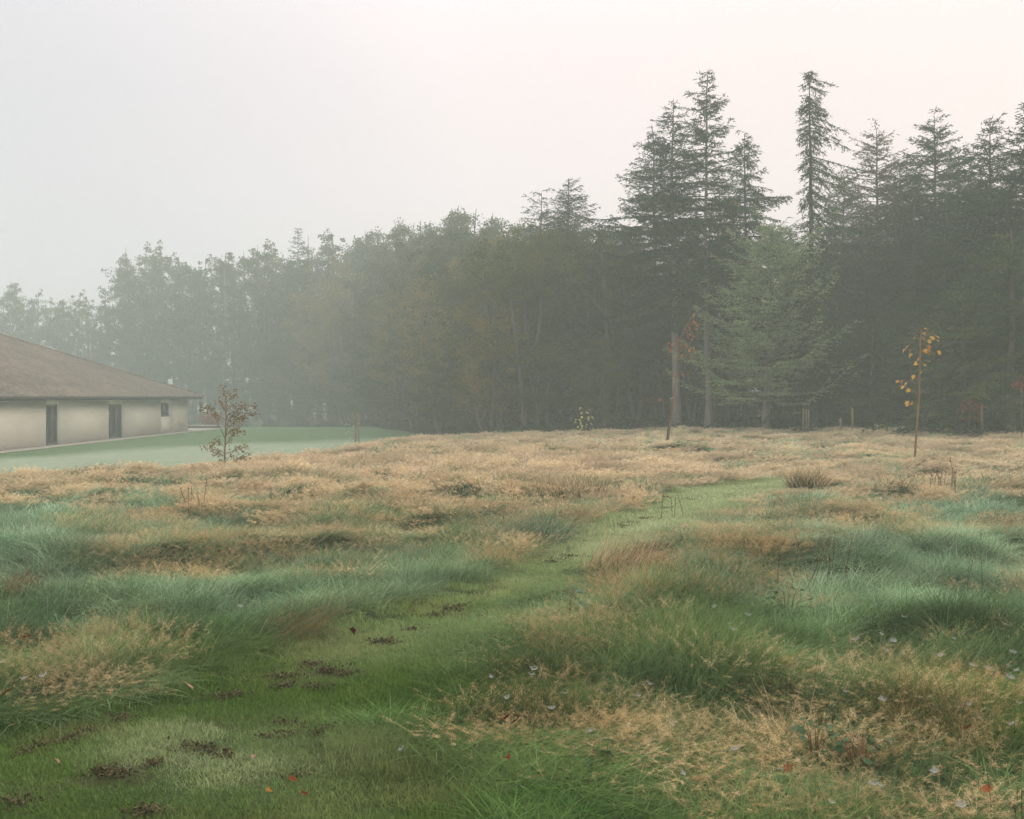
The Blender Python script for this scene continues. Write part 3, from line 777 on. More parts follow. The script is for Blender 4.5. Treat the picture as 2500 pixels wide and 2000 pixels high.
def stock_leafy(seed, mat, bark, **kw):
    tr, cr_ = broadleaf(seed, **kw)
    return (tr.mesh('trunk', M[bark], smooth_shade=True), cr_.mesh('crown', M[mat], tint=True), kw.get('H', 12.0))
alders = [stock_leafy(51, 'alder', 'bark', rad=2.3, base=0.6), stock_leafy(52, 'alder', 'bark', rad=2.6, base=0.8, stems=2), stock_leafy(53, 'birch', 'bark', rad=2.2, base=0.7, stems=2), stock_leafy(54, 'alder', 'bark', rad=2.0, base=0.5, stems=3)]
birches = [stock_leafy(61, 'birch', 'pale_bark', H=15, rad=2.3, base=2.5, airy=0.8, weep=0.35, nleaf=8000, leaf=0.16), stock_leafy(62, 'birch', 'bark', H=15, rad=2.6, base=2.0, airy=0.9, weep=0.15, stems=2, nleaf=8000, leaf=0.16), stock_leafy(63, 'alder', 'bark', H=15, rad=2.4, base=1.5, airy=0.7, stems=2, nleaf=8000, leaf=0.16)]
def edge_hit(u, back=0.0):
    lo, hi = 20.0, 200.0
    for _ in range(60):
        y = (lo + hi) / 2
        if y < edge_y((u - CX) / FPX * y): lo = y
        else: hi = y
    return lo + back
golds = [stock_leafy(71, 'golden', 'bark', H=8, rad=2.0, base=0.4, stems=3, nleaf=7500, leaf=0.12)]

SKY_U = [-300, 0, 35, 60, 150, 240, 265, 275, 320, 400, 440, 480, 520, 600, 650, 700, 760, 840, 900, 960, 1050, 1130, 1170, 1250, 1300, 1400, 1480, 1560, 1700, 2000, 2500]
SKY_V = [690, 680, 668, 712, 705, 722, 716, 640, 600, 588, 606, 618, 598, 600, 572, 592, 590, 545, 560, 540, 536, 505, 520, 533, 520, 522, 535, 600, 640, 640, 640]
def along_edge(s):
    d = np.concatenate([[0], np.cumsum(np.hypot(*np.diff(EDGE, axis=0).T))])
    return np.interp(s, d, EDGE[:, 0]), np.interp(s, d, EDGE[:, 1]), d[-1]
_, _, total_len = along_edge(0)
rt = np.random.default_rng(99)
n_tree = 0
for row, (back, gap) in enumerate([(0.6, 2.6), (2.2, 2.4), (5.5, 2.8), (10.0, 3.4), (16.0, 4.0)]):
    s = rt.uniform(0, gap)
    while s < total_len:
        x, y, _ = along_edge(s + rt.normal() * 0.4)
        s += gap * rt.uniform(0.75, 1.25) * (1.35 if y > 90 else 1.0)
        # push back at right angles to the edge
        x2, y2, _ = along_edge(s + 1.0); tx, ty = x2 - x, y2 - y; l = math.hypot(tx, ty) + 1e-6
        nx_, ny_ = -ty / l, tx / l
        bk = back + rt.normal() * 0.7
        x += nx_ * bk; y += ny_ * bk
        u = CX + FPX * x / y
        if u < -250 or u > 2800: continue
        if -30 < x < -24 and y < 97: continue
        if u > 1480 and row == 0: continue          # the tall spruces stand at the edge here
        if u > 2000: continue
        v = float(np.interp(u, SKY_U, SKY_V))
        far = u < 900
        if row == 0: v = HOR - (HOR - v) * rt.uniform(0.16, 0.45)       # bushes along the edge
        elif row == 1: v += rt.uniform(5, 120)
        elif row == 2: v += rt.uniform(0, 50)
        elif row == 3: v += rt.uniform(-6, 30)
        else: v += rt.uniform(10, 60)
        if row == 4 and u < 700: continue
        H = top_height(u, v, y)
        if H < 1.5: continue
        rz = rt.uniform(0, 6.28)
        ZONES = [(262, 'above the house roof'), (400, 'just right of the house roof'), (560, 'behind the brown-leaved young tree'), (720, 'left of the slim foggy spruce'), (900, 'where the lawn ends at the wood'),
                 (1060, 'left of the middle of the wood'), (1260, 'in the very middle of the wood'), (1480, 'behind the small yellow sapling'), (1700, 'behind the red-leaved oak sapling'), (3000, 'behind the pale young spruce')]
        zone = next(z_ for lim, z_ in ZONES if u < lim)
        fade = 'foggy grey-green' if u < 720 else 'hazy green-brown' if u < 1260 else 'dark green'
        if row == 0:
            lab, grp, nm = 'low %s bush at the wood edge %s' % (fade, zone), 'bushes at the wood edge ' + zone, 'bush'
            st_ = alders[rt.integers(0, 4)]
        else:
            where = {1: 'front-row', 2: 'tall', 3: 'skyline', 4: 'rearmost'}[row]
            lab, grp, nm = '%s %s leafy tree %s' % (where, fade, zone), '%s leafy trees %s' % (where, zone), ('birch_tree' if far else 'alder_tree')
            st_ = birches[rt.integers(0, 3)] if far else alders[rt.integers(0, 4)]
            if row == 1 and 700 < u < 1300 and rt.uniform() < 0.4:
                st_ = golds[0]; lab = lab.replace(fade, 'yellow-brown'); grp = grp.replace('leafy', 'yellowing'); v += 60; H = top_height(u, v, y)
        t_ = stock_tree(st_, nm, u, v, y, rz, lab, grp, rt.uniform(0.9, 1.15) if row else 1.0)
        if row == 0:
            t_['category'] = 'bush'; t_.scale = (t_.scale[2] * 1.7, t_.scale[2] * 1.7, t_.scale[2])
        n_tree += 1
for u, v, y, sd, lab in [(2350, 690, 41.5, 81, 'spreading green hemlock behind the crimson sapling'), (2465, 560, 39.5, 82, 'tall green hemlock boughs at the right border of the wood'), (2130, 780, 50, 83, 'low green hemlock right of the ragged spruce skirt')]:
    plant_conifer(u, v, y, lab, mat='hemlock', name='hemlock_tree', base=0.8, rmax=3.2, p=0.5, seed=sd, droop=0.3, whorl=0.34, per=7, hang=0.3, upturn=0.5, jag=0.5)
# golden shrubs in front of the mid wood and the rusty tree by the tallest spruce
for (u, v, y, lab) in [(850, 745, 78, 'yellowing bushy tree at the corner where lawn meets wood'), (1085, 800, 60, 'yellow-brown bushy tree left of centre at the wood edge'), (1200, 730, 58.5, 'tall ochre tree in the middle of the wood edge'),
                       (990, 690, 66, 'brownish tree between the yellowing bushes at the wood edge'), (1745, 520, 57, 'rusty-brown leafed tree behind the trunk of the tallest spruce'), (2330, 760, 44.5, 'ochre bushy tree in the dark wood behind the orange-leaved sapling')]:
    stock_tree(golds[0], 'birch_tree', u, v, (edge_hit(u, -0.8) if v > 600 else y), random.uniform(0, 6.28), lab, None, 0.8 if v < 600 else 1.0)

# ------------------------------------------------------------------ undergrowth along the wood (uncountable)
src_coll = bpy.data.collections.new("scatter_sources")

def scatter(name, P, rot, scale, idx, tint, sources, kind='stuff'):
    """one object whose geometry nodes set 'sources' on the points P"""
    me = bpy.data.meshes.new(name)
    me.vertices.add(len(P)); me.vertices.foreach_set("co", np.asarray(P, np.float32).ravel())
    for nm, typ, key, val in (('rot', 'FLOAT_VECTOR', 'vector', rot), ('scl', 'FLOAT_VECTOR', 'vector', scale), ('pick', 'INT', 'value', idx), ('tint', 'FLOAT_COLOR', 'color', tint)):
        a = me.attributes.new(nm, typ, 'POINT')
        a.data.foreach_set(key, np.ascontiguousarray(val, np.int32 if typ == 'INT' else np.float32).ravel())
    o = link(bpy.data.objects.new(name, me))
    col = bpy.data.collections.new(name + "_sources")
    for i, s in enumerate(sources):
        so = bpy.data.objects.new("%s_%02d" % (name, i), s); col.objects.link(so)
    ng = bpy.data.node_groups.new(name, 'GeometryNodeTree')
    ng.interface.new_socket('Geometry', in_out='INPUT', socket_type='NodeSocketGeometry')
    ng.interface.new_socket('Geometry', in_out='OUTPUT', socket_type='NodeSocketGeometry')
    n, l = ng.nodes, ng.links
    gi, go = n.new('NodeGroupInput'), n.new('NodeGroupOutput')
    ci = n.new('GeometryNodeCollectionInfo'); ci.inputs['Collection'].default_value = col
    ci.inputs['Separate Children'].default_value = True; ci.inputs['Reset Children'].default_value = True
    ip = n.new('GeometryNodeInstanceOnPoints'); ip.inputs['Pick Instance'].default_value = True
    def na(nm, t):
        a = n.new('GeometryNodeInputNamedAttribute'); a.data_type = t; a.inputs['Name'].default_value = nm; return a.outputs['Attribute']
    e2r = n.new('FunctionNodeEulerToRotation')
    l.new(gi.outputs[0], ip.inputs['Points']); l.new(ci.outputs[0], ip.inputs['Instance'])
    l.new(na('pick', 'INT'), ip.inputs['Instance Index'])
    l.new(na('rot', 'FLOAT_VECTOR'), e2r.inputs[0]); l.new(e2r.outputs[0], ip.inputs['Rotation'])
    l.new(na('scl', 'FLOAT_VECTOR'), ip.inputs['Scale'])
    l.new(ip.outputs[0], go.inputs[0])
    md = o.modifiers.new('scatter', 'NODES'); md.node_group = ng
    tag(o, kind=kind)
    return o

def leaf_clump(seed, n, R, leaf):
    r = np.random.default_rng(seed); mb = MB()
    P = unit(r.normal(size=(n, 3))) * (r.uniform(0, 1, (n, 1)) ** 0.5) * R * np.array([1, 1, 0.6]); P[:, 2] = np.abs(P[:, 2])
    A = unit(r.normal(size=(n, 3))); B_ = unit(np.cross(A, r.normal(size=(n, 3)))); l = leaf * r.uniform(0.6, 1.4, (n, 1))
    V = np.stack([P - A * l * .5, P + B_ * l * .35, P + A * l * .5, P - B_ * l * .35], 1).reshape(-1, 3)
    mb.add(V, np.arange(4 * n).reshape(-1, 4), np.repeat(r.uniform(0, 1, n), 4))
    return mb.mesh('leaf_clump', M['grass'], tint=True)
r = np.random.default_rng(5)
n = 3200
s = r.uniform(0, total_len, n)
x, y, _ = along_edge(s); bk = r.uniform(-0.6, 7.0, n) ** 1.0
x = x + r.normal(size=n) * 0.8; y = edge_y(x) + bk
hgt = 0.5 + 0.9 * fbm(x / 3, y / 3, 91, 2) + 0.08 * bk
hgt *= np.where(CX + FPX * x / y < 1000, 1.5, 1.1)
keep = ~((x < -23) & (y < 97)); x, y, hgt, bk = x[keep], y[keep], hgt[keep], bk[keep]
n = len(x)
P = np.stack([x, y, height(x, y)], 1)
g = r.uniform(0, 1, (n, 1)) * 0.6 + 0.4 * fbm(x / 5, y / 5, 92, 2)[:, None]
tint = np.concatenate([np.array([.03, .055, .024]) * (1 - g) + np.array([.09, .11, .045]) * g, np.ones((n, 1))], 1)
scatter('undergrowth', P, np.stack([0 * x, 0 * x, r.uniform(0, 6.28, n)], 1), np.stack([hgt * 1.3, hgt * 1.3, hgt], 1), r.integers(0, 3, n), tint, [leaf_clump(i, 260, 0.75, 0.10) for i in range(3)])

# ------------------------------------------------------------------ meadow grass
def blades(r, n, radius, lmin, lmax, width, az_sd, lean, curv, K=3, rad_pow=0.5, sink=-0.03):
    a = r.uniform(0, 6.28, n); q = radius * r.uniform(0, 1, n) ** rad_pow
    B = np.stack([q * np.cos(a), q * np.sin(a), np.full(n, sink)], 1)
    az = r.normal(0, az_sd, n); ln = r.uniform(lmin, lmax, n)
    th0 = r.uniform(*lean, n); cv = r.uniform(*curv, n)
    w = width * r.uniform(0.6, 1.3, n)
    hd = np.stack([np.cos(az), np.sin(az), 0 * az], 1)
    tw = az + math.pi / 2 + r.normal(0, 0.7, n)
    wd = np.stack([np.cos(tw), np.sin(tw), 0 * tw], 1)
    P = [B]; cur = B.copy()
    for k in range(K):
        th = th0 + cv * (k + 0.5) / K
        cur = cur + (ln / K)[:, None] * (np.sin(th)[:, None] * hd + np.cos(th)[:, None] * np.array([0, 0, 1.0]))
        P.append(cur)
    rows = []
    for k in range(K):
        ww = (w * (1 - k / K) ** 0.6)[:, None] * 0.5
        rows += [P[k] - wd * ww, P[k] + wd * ww]
    rows.append(P[K])
    V = np.stack(rows, 1)                          # n, 2K+1, 3
    m = 2 * K + 1
    f = []
    for k in range(K - 1):
        f += [(2 * k, 2 * k + 1, 2 * k + 3), (2 * k, 2 * k + 3, 2 * k + 2)]
    f.append((2 * K - 2, 2 * K - 1, 2 * K))
    F = (np.array(f)[None] + (np.arange(n) * m)[:, None, None]).reshape(-1, 3)
    return V.reshape(-1, 3), F, np.repeat(np.clip(r.normal(0.5, 0.22, n), 0, 1), m), P[K]

def tuft_green(seed, n=70, radius=0.13, lmin=.18, lmax=.46, width=.0045, K=4):
    r = np.random.default_rng(seed); mb = MB()
    V, F, t, _ = blades(r, n, radius, lmin, lmax, width, 1.0, (0.1, 1.0), (0.4, 1.7), K)
    mb.add(V, F, t)
    return mb.mesh('green_tuft', M['grass'], tint=True)

def tuft_dry(seed, n=20, radius=0.13, lmin=.2, lmax=.42, width=.0022, hair=42, hl=.022, hw=.0014):
    r = np.random.default_rng(seed); mb = MB()
    V, F, t, tip = blades(r, n, radius, lmin, lmax, width, 1.7, (0.0, 0.6), (0.1, 1.0), 3)
    mb.add(V, F, t)
    # airy flower heads: fine branchlets round the upper third of every stem
    P = V.reshape(n, 7, 3)
    mid = (P[:, 4] + P[:, 5]) / 2
    q = r.uniform(0, 1, (n, hair, 1)); base = mid[:, None] * (1 - q) + tip[:, None] * q
    ax = unit(tip - mid)[:, None]
    D = unit(ax * 0.5 + r.normal(size=(n, hair, 3)) * 0.75)
    ln = hl * (1.15 - 0.6 * q) * r.uniform(0.5, 1.4, (n, hair, 1))
    E = base + D * ln
    W = unit(np.cross(D, r.normal(size=D.shape))) * hw * 0.5
    V2 = np.stack([base - W * 0.6, base + W * 0.6, E + W, E - W], 2).reshape(-1, 3)
    mb.add(V2, np.arange(len(V2)).reshape(-1, 4), np.repeat(np.clip(r.normal(0.6, 0.2, n * hair), 0, 1), 4))
    V, F, t, _ = blades(r, n // 2, radius, .15, .32, width * 1.4, 1.2, (0.2, 1.0), (0.4, 1.4), 3)
    mb.add(V, F, t)
    return mb.mesh('dry_tuft', M['grass'], tint=True)

def tuft_turf(seed, n=420, radius=0.17, lmin=.02, lmax=.05, width=.0032):
    r = np.random.default_rng(seed); mb = MB()
    V, F, t, _ = blades(r, n, radius, lmin, lmax, width, 3.0, (0.1, 1.0), (0.2, 0.9), 2, sink=-0.004)
    mb.add(V, F, t)
    return mb.mesh('turf_patch', M['grass'], tint=True)

green_near = [tuft_green(101 + i) for i in range(5)]
green_far = [tuft_green(111 + i, 42, 0.18, .2, .46, .010, 3) for i in range(3)]
dry_near = [tuft_dry(121 + i) for i in range(5)]
dry_far = [tuft_dry(131 + i, 24, 0.22, .2, .42, .005, 22, .055, .006) for i in range(3)]
turf_src = [tuft_turf(141 + i) for i in range(4)]
turf_far = [tuft_turf(146 + i, 220, 0.26, .03, .065, .009) for i in range(3)]

def sample_area(r, bands):
    X, Y, Z = [], [], []
    for y0, y1, dens in bands:
        w = lambda yy: 0.60 * yy + 2.2
        area = (w(y0) + w(y1)) * (y1 - y0)
        n = int(area * dens)
        yy = np.sqrt(r.uniform(0, 1, n) * (y1 ** 2 - y0 ** 2) + y0 ** 2)
        X.append(r.uniform(-1, 1, n) * w(yy)); Y.append(yy); Z.append(np.full(n, dens))
    return np.concatenate(X), np.concatenate(Y), np.concatenate(Z)

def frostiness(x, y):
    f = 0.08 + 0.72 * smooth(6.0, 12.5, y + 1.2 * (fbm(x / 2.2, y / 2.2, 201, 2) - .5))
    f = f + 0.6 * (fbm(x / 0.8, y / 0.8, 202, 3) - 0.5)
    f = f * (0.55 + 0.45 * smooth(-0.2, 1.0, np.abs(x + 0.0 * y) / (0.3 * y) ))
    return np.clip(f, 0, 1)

BANDS = [(2.6, 7, 120), (7, 12, 95), (12, 20, 60), (20, 32, 30), (32, 60, 15)]
r = np.random.default_rng(301)
x, y, dens = sample_area(r, BANDS)
sp, sl, wood = masks(x, y)
ok = (sp < 0.06) & (sl < 0.2) & (wood < 0.6)
x, y, sp, sl = x[ok], y[ok], sp[ok], sl[ok]
z = height(x, y, (sp, sl, wood[ok]))
dry = dryness(x, y); clump = fbm(x / 0.55, y / 0.5, 211, 2); fr = frostiness(x, y)
rad_ = np.hypot(x, y); beyond = sdist(path_poly, x * (1 - 0.7 / rad_), y * (1 - 0.7 / rad_)) > sdist(path_poly, x, y)   # far bank of the path keeps its tall grass
edge_short = np.where(beyond & (y > 5.5), 0.95, 0.42 + 0.58 * smooth(0.0, 1.1, -sp)) * (0.72 + 0.28 * smooth(4.5, 7.0, y))
wind = 0.0 + 2.2 * (fbm(x / 1.3, y / 1.1, 221, 2) - 0.5) * 2 - 0.35 * smooth(0, 1, -sp) * (x < 0)
n = len(x)
is_dry = r.uniform(0, 1, n) < (0.34 + 0.28 * smooth(9, 26, y)) * smooth(0.34, 0.80, dry)
# ---- green tufts
sel = (~is_dry) | (r.uniform(0, 1, n) < 0.8)
def go(name, sel, near, far, ysplit, size, colour):
    xs, ys, zs = x[sel], y[sel], z[sel]
    m = len(xs)
    pick = np.where(ys < ysplit + r.normal(0, 2, m), r.integers(0, len(near), m), len(near) + r.integers(0, len(far), m))
    spread = r.normal(0, 0.8, m)
    rot = np.stack([r.normal(0, .08, m), r.normal(0, .08, m), wind[sel] + spread], 1)
    sxy = (0.85 + 0.4 * r.uniform(0, 1, m)) * np.where(ys > 32, 1.35, np.where(ys > 20, 1.15, 1))
    sc = np.stack([sxy, sxy, size], 1)
    return scatter(name, np.stack([xs, ys, zs], 1), rot, sc, pick, np.concatenate([colour, np.ones((m, 1))], 1), near + far)
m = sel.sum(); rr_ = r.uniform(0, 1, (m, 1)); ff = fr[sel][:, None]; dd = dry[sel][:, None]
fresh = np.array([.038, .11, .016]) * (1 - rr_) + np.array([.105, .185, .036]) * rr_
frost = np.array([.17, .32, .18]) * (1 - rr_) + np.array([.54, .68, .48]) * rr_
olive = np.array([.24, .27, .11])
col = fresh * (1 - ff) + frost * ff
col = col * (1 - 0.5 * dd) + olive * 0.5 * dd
relief_tone = vnoise(x[sel] / 0.55, y[sel] / 0.32, 217)[:, None]; col = col * (0.5 + 1.0 * relief_tone)      # darker and paler grass clumps; contrast painted in for shaded tussock edges
tus = smooth(0.5, 0.8, vnoise(x / 0.62, y / 0.45, 215))
size = 0.74 * (0.22 + 0.8 * clump[sel] + 0.75 * tus[sel]) * edge_short[sel] * np.where(is_dry[sel], 0.7, 0.95)
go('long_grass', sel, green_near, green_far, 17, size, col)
# ---- straw-coloured flowering grass
sel = is_dry
m = sel.sum(); rr_ = r.uniform(0, 1, (m, 1)); big = fbm(x[sel] / 1.6, y[sel] / 1.6, 231, 2)[:, None]
straw = np.array([.40, .30, .14]) * (1 - rr_) + np.array([.62, .50, .29]) * rr_
rust = np.array([.38, .24, .11])
col = straw * (1 - 0.5 * smooth(0.45, 0.8, big)) + rust * 0.5 * smooth(0.45, 0.8, big)
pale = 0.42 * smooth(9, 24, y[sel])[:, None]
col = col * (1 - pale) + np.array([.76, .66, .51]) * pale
col = col * (0.72 + 0.56 * vnoise(x[sel] / 0.7, y[sel] / 0.4, 218))[:, None]  # milder clump contrast on the straw, also painted in for tussock shading
stand = np.array([unproject(1080, 1150)])[0]
size = 0.74 * (0.35 + 0.75 * clump[sel]) * edge_short[sel] * (1 + 0.7 * np.exp(-((x[sel] - stand[0]) / 4.5) ** 2 - ((y[sel] - stand[1]) / 5.0) ** 2))
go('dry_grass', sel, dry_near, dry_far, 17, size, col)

# ---- mown path
r = np.random.default_rng(401)
x, y, dens = sample_area(r, [(2.6, 8, 85), (8, 14, 60), (14, 24, 36), (24, 40, 18)])
sp, sl, wood = masks(x, y)
so = soil(x, y)
ok = (sp > -0.15) & (r.uniform(0, 1, len(x)) > 1.3 * so)
x, y, sp, sl, wood, so = x[ok], y[ok], sp[ok], sl[ok], wood[ok], so[ok]
z = height(x, y, (sp, sl, wood))
n = len(x); rr_ = r.uniform(0, 1, (n, 1))
WHITE = np.array([unproject(u, v) for u, v in [(330, 1830), (420, 1790), (470, 1880), (560, 1870), (400, 1850)]])
wp = np.zeros(n)
for q in WHITE: wp = np.maximum(wp, 1 - smooth(0.15, 0.5, 1.7 * np.hypot((x - q[0]) / 1.5, y - q[1]) + 0.6 * (fbm(x / .2, y / .2, 240, 2) - .5)))
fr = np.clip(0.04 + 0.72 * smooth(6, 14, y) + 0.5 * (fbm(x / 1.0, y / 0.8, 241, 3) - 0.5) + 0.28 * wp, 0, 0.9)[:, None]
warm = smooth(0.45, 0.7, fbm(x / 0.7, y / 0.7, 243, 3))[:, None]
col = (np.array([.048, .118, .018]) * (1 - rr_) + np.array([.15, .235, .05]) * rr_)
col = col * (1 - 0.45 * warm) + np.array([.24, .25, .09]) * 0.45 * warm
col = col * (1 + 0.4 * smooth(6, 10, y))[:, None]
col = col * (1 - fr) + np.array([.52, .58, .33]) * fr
col = col * (1 - 0.5 * so[:, None]) + np.array([.09, .07, .035]) * 0.5 * so[:, None]
sz = (0.75 + 0.5 * fbm(x / .4, y / .4, 242, 2)) * (1 + 0.9 * smooth(0.35, -0.1, sp))
pick = np.where(y < 14, r.integers(0, 4, n), 4 + r.integers(0, 3, n))
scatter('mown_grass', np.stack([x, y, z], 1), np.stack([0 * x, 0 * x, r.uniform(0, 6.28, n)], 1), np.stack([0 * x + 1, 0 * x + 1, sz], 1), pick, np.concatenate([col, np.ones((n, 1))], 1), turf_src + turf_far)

# ------------------------------------------------------------------ young trees in the meadow
M['leaf_orange'] = simple_leaf_mat('orange_leaf', (0.42, 0.15, 0.03), (0.68, 0.42, 0.10), 0.35)
M['leaf_red'] = simple_leaf_mat('rust_red_leaf', (0.42, 0.10, 0.04), (0.62, 0.22, 0.09), 0.3)
M['leaf_yellow'] = simple_leaf_mat('yellow_green_leaf', (0.48, 0.47, 0.12), (0.70, 0.64, 0.22), 0.35)
M['leaf_brown'] = foliage_mat('brown_beech_leaf', [(0.2, (0.14, 0.14, 0.06)), (0.5, (0.23, 0.175, 0.085)), (0.8, (0.34, 0.22, 0.12))], 3.0, 0.25, 0.0)
M['leaf_crimson'] = foliage_mat('crimson_leaf', [(0.2, (0.16, 0.04, 0.035)), (0.6, (0.34, 0.085, 0.06)), (0.9, (0.45, 0.14, 0.08))], 3.0, 0.25, 0.0)
M['leaf_green'] = simple_leaf_mat('green_leaf', (0.05, 0.095, 0.04), (0.12, 0.17, 0.09), 0.25)

def leaf_mesh(name, mat, size, lobes=5, droop=0.35, seed=0, narrow=1.0, fold=0.3):
    """a lobed leaf: stalk at the origin, blade along +X, bent down and folded along its midrib"""
    r = np.random.default_rng(seed)
    m = lobes * 2 + 3
    a = np.linspace(-2.5, 2.5, m)
    rad = np.where(np.arange(m) % 2 == 1, 1.0, 0.62) * (1 - 0.16 * np.abs(a)) * r.uniform(0.85, 1.1, m)
    x = 0.42 + 0.58 * rad * np.cos(a); y = 0.56 * rad * np.sin(a) * narrow
    x = np.concatenate([[0.45, 0.08], x]); y = np.concatenate([[0, 0], y])
    z = fold * np.abs(y) - droop * x ** 2 + r.normal(0, 0.03, len(x))
    V = np.stack([x, y, z], 1) * size
    F = [(0, 2 + i, 3 + i) for i in range(m - 1)] + [(0, 1, 2), (0, m + 1, 1)]
    V2 = V + np.array([0, 0, -0.012 * size])
    return make_mesh(name, V, [np.array(F)], mat)

def px_point(u, v, y, dy=0.0):
    """a point of the plant at distance y that shows at photo pixel (u, v)"""
    yy = y + dy
    return np.array([(u - CX) / FPX * yy, yy, EYE + (HOR - v) * yy / FPX])

def crop_pts(pts, sc_, ox, oy): return [(ox + a / sc_, oy + b / sc_) for a, b in pts]

def young_tree(name, label, base, stem_px, leaf_px, leaf_meshes, stem_r=(0.022, 0.006), bark='twig', twigs=(), extra=None, twig_r=0.005, jitter=0.18, seed=0, cat='sapling'):
    r = np.random.default_rng(seed)
    gxy = unproject(*base); y = gxy[1]
    root = thing(name, (gxy[0], y, gh(*gxy)), label, cat)
    org = np.array(root.location)
    st_ = [px_point(u, v, y) for u, v in stem_px]
    st_[0] = np.array([st_[0][0], y, org[2] - 0.1])
    n = 16; t = np.linspace(0, len(st_) - 1, n); S = np.stack([np.interp(t, np.arange(len(st_)), np.array(st_)[:, i]) for i in range(3)], 1)
    mb = MB(); mb.tube(S - org, np.linspace(stem_r[0], stem_r[1], n), 8)
    mb.build('trunk', M[bark], root, smooth_shade=True)
    tw = MB()
    for pl in twigs:
        P = np.array([px_point(u, v, y, r.normal(0, 0.05) * k) for k, (u, v) in enumerate(pl)])
        tw.tube(P - org, np.linspace(twig_r * 1.3, twig_r * 0.6, len(P)), 4)
    for k, (u, v) in enumerate(leaf_px):
        p = px_point(u, v, y, r.normal(0, jitter))
        below = S[(S[:, 2] < p[2] - 0.02)]
        j = below if len(below) else S[:1]
        q = j[np.argmin(np.linalg.norm(j - p, axis=1) + 0.5 * np.abs(j[:, 2] - (p[2] - 0.12)))]
        mid = (p + q) / 2 + np.array([0, 0, 0.03])
        tw.tube(np.array([q, mid, p]) - org, [twig_r, twig_r * 0.7, twig_r * 0.45], 4)
        o = bpy.data.objects.new('leaf', leaf_meshes[k % len(leaf_meshes)]); link(o, root)
        o.location = p - org
        outw = math.atan2(p[1] - q[1], p[0] - q[0]) if abs(p[0] - q[0]) > 0.03 else r.uniform(0, 6.28)
        o.rotation_euler = (r.normal(0, 0.5), r.uniform(-0.2, 0.9), outw + r.normal(0, 0.6))
        k_ = r.uniform(0.75, 1.2); o.scale = (k_, k_, k_)
    if tw.v: tw.build('twigs', M[bark], root)
    if extra: extra(root, org, y, r)
    return root

c6 = lambda pts: crop_pts(pts, 4.66, 2130, 780)
young_tree('maple_sapling', 'slim young maple with few orange and yellow leaves standing in the straw grass at right', (2232, 1133),
    c6([(475, 1650), (490, 1450), (505, 1250), (512, 1100), (530, 900), (533, 700), (540, 500), (543, 330), (548, 180), (562, 115)]),
    c6([(580, 105), (578, 148), (505, 205), (560, 205), (655, 188), (695, 185), (615, 232), (718, 230), (607, 288), (415, 292), (440, 300), (378, 330), (465, 332), (585, 332), (620, 325), (733, 345), (465, 380), (615, 390), (683, 382), (525, 425), (515, 458), (610, 468), (525, 502), (568, 505), (450, 620), (560, 597), (485, 622), (355, 685), (320, 700), (400, 712), (345, 755), (385, 760), (435, 788), (405, 917), (475, 930), (420, 962), (450, 958)]),
    [leaf_mesh('leaf', M['leaf_orange'], 0.15, 5, 0.4, i) for i in range(4)], stem_r=(0.032, 0.012), twig_r=0.004, seed=1)

c5 = lambda pts: crop_pts(pts, 4.66, 1560, 740)
def oak_stake(root, org, y, r):
    P = np.array([px_point(u, v, y, 0.05) for u, v in c5([(308, 1662), (330, 1450), (350, 1250), (368, 1085)])])
    P[0][2] = org[2] - 0.1
    mb = MB(); mb.tube(P - org, 0.027, 8); mb.build('stake', M['green_bark'], root)
    a, b_ = px_point(*c5([(368, 1092)])[0], y, 0.05), px_point(*c5([(400, 1080)])[0], y, 0)
    mb = MB(); mb.tube(np.array([a + [-.05, 0, 0], (a + b_) / 2 + [0, -.04, 0.02], b_ + [.03, 0, 0]]) - org, 0.014, 6); mb.build('tie', M['edging_pale'], root)
young_tree('oak_sapling', 'young oak with rust-red leaves tied to a leaning stake before the pale spruce trunk', (1628, 1097),
    c5([(327, 1655), (345, 1450), (375, 1250), (398, 1050), (412, 900), (425, 800), (438, 650), (450, 500), (480, 380), (540, 250), (600, 150), (640, 105)]),
    c5([(630, 120), (600, 150), (612, 190), (642, 180), (640, 215), (600, 212), (575, 235), (550, 242), (560, 268), (650, 250), (657, 285), (632, 272), (515, 300), (525, 330), (545, 350), (575, 350), (600, 362), (602, 400), (540, 385), (440, 390), (345, 440), (360, 455), (400, 460), (355, 510), (372, 540), (350, 585), (470, 465), (490, 480), (520, 480), (550, 490), (575, 497), (612, 490), (565, 520), (600, 532), (614, 552), (580, 590), (582, 612), (490, 572), (425, 810), (490, 800), (540, 798), (350, 780), (240, 1085), (258, 1095), (190, 1060), (40, 1105)]),
    [leaf_mesh('leaf', M['leaf_red'], 0.12, 4, 0.8, 20 + i, 0.7) for i in range(4)], stem_r=(0.026, 0.008), bark='twig', twig_r=0.004, seed=2,
    twigs=[c5(p) for p in ([(420, 840), (380, 800), (300, 785), (240, 840), (225, 780)], [(425, 830), (500, 805), (560, 795), (650, 735), (680, 715)], [(405, 1000), (370, 970), (352, 910)], [(345, 1150), (310, 1130), (265, 1085), (190, 1055)], [(440, 700), (400, 660), (290, 650)], [(440, 690), (520, 705), (600, 700)], [(310, 1130), (160, 1085), (40, 1105)], [(340, 1140), (352, 1100), (322, 1030)])], extra=oak_stake)

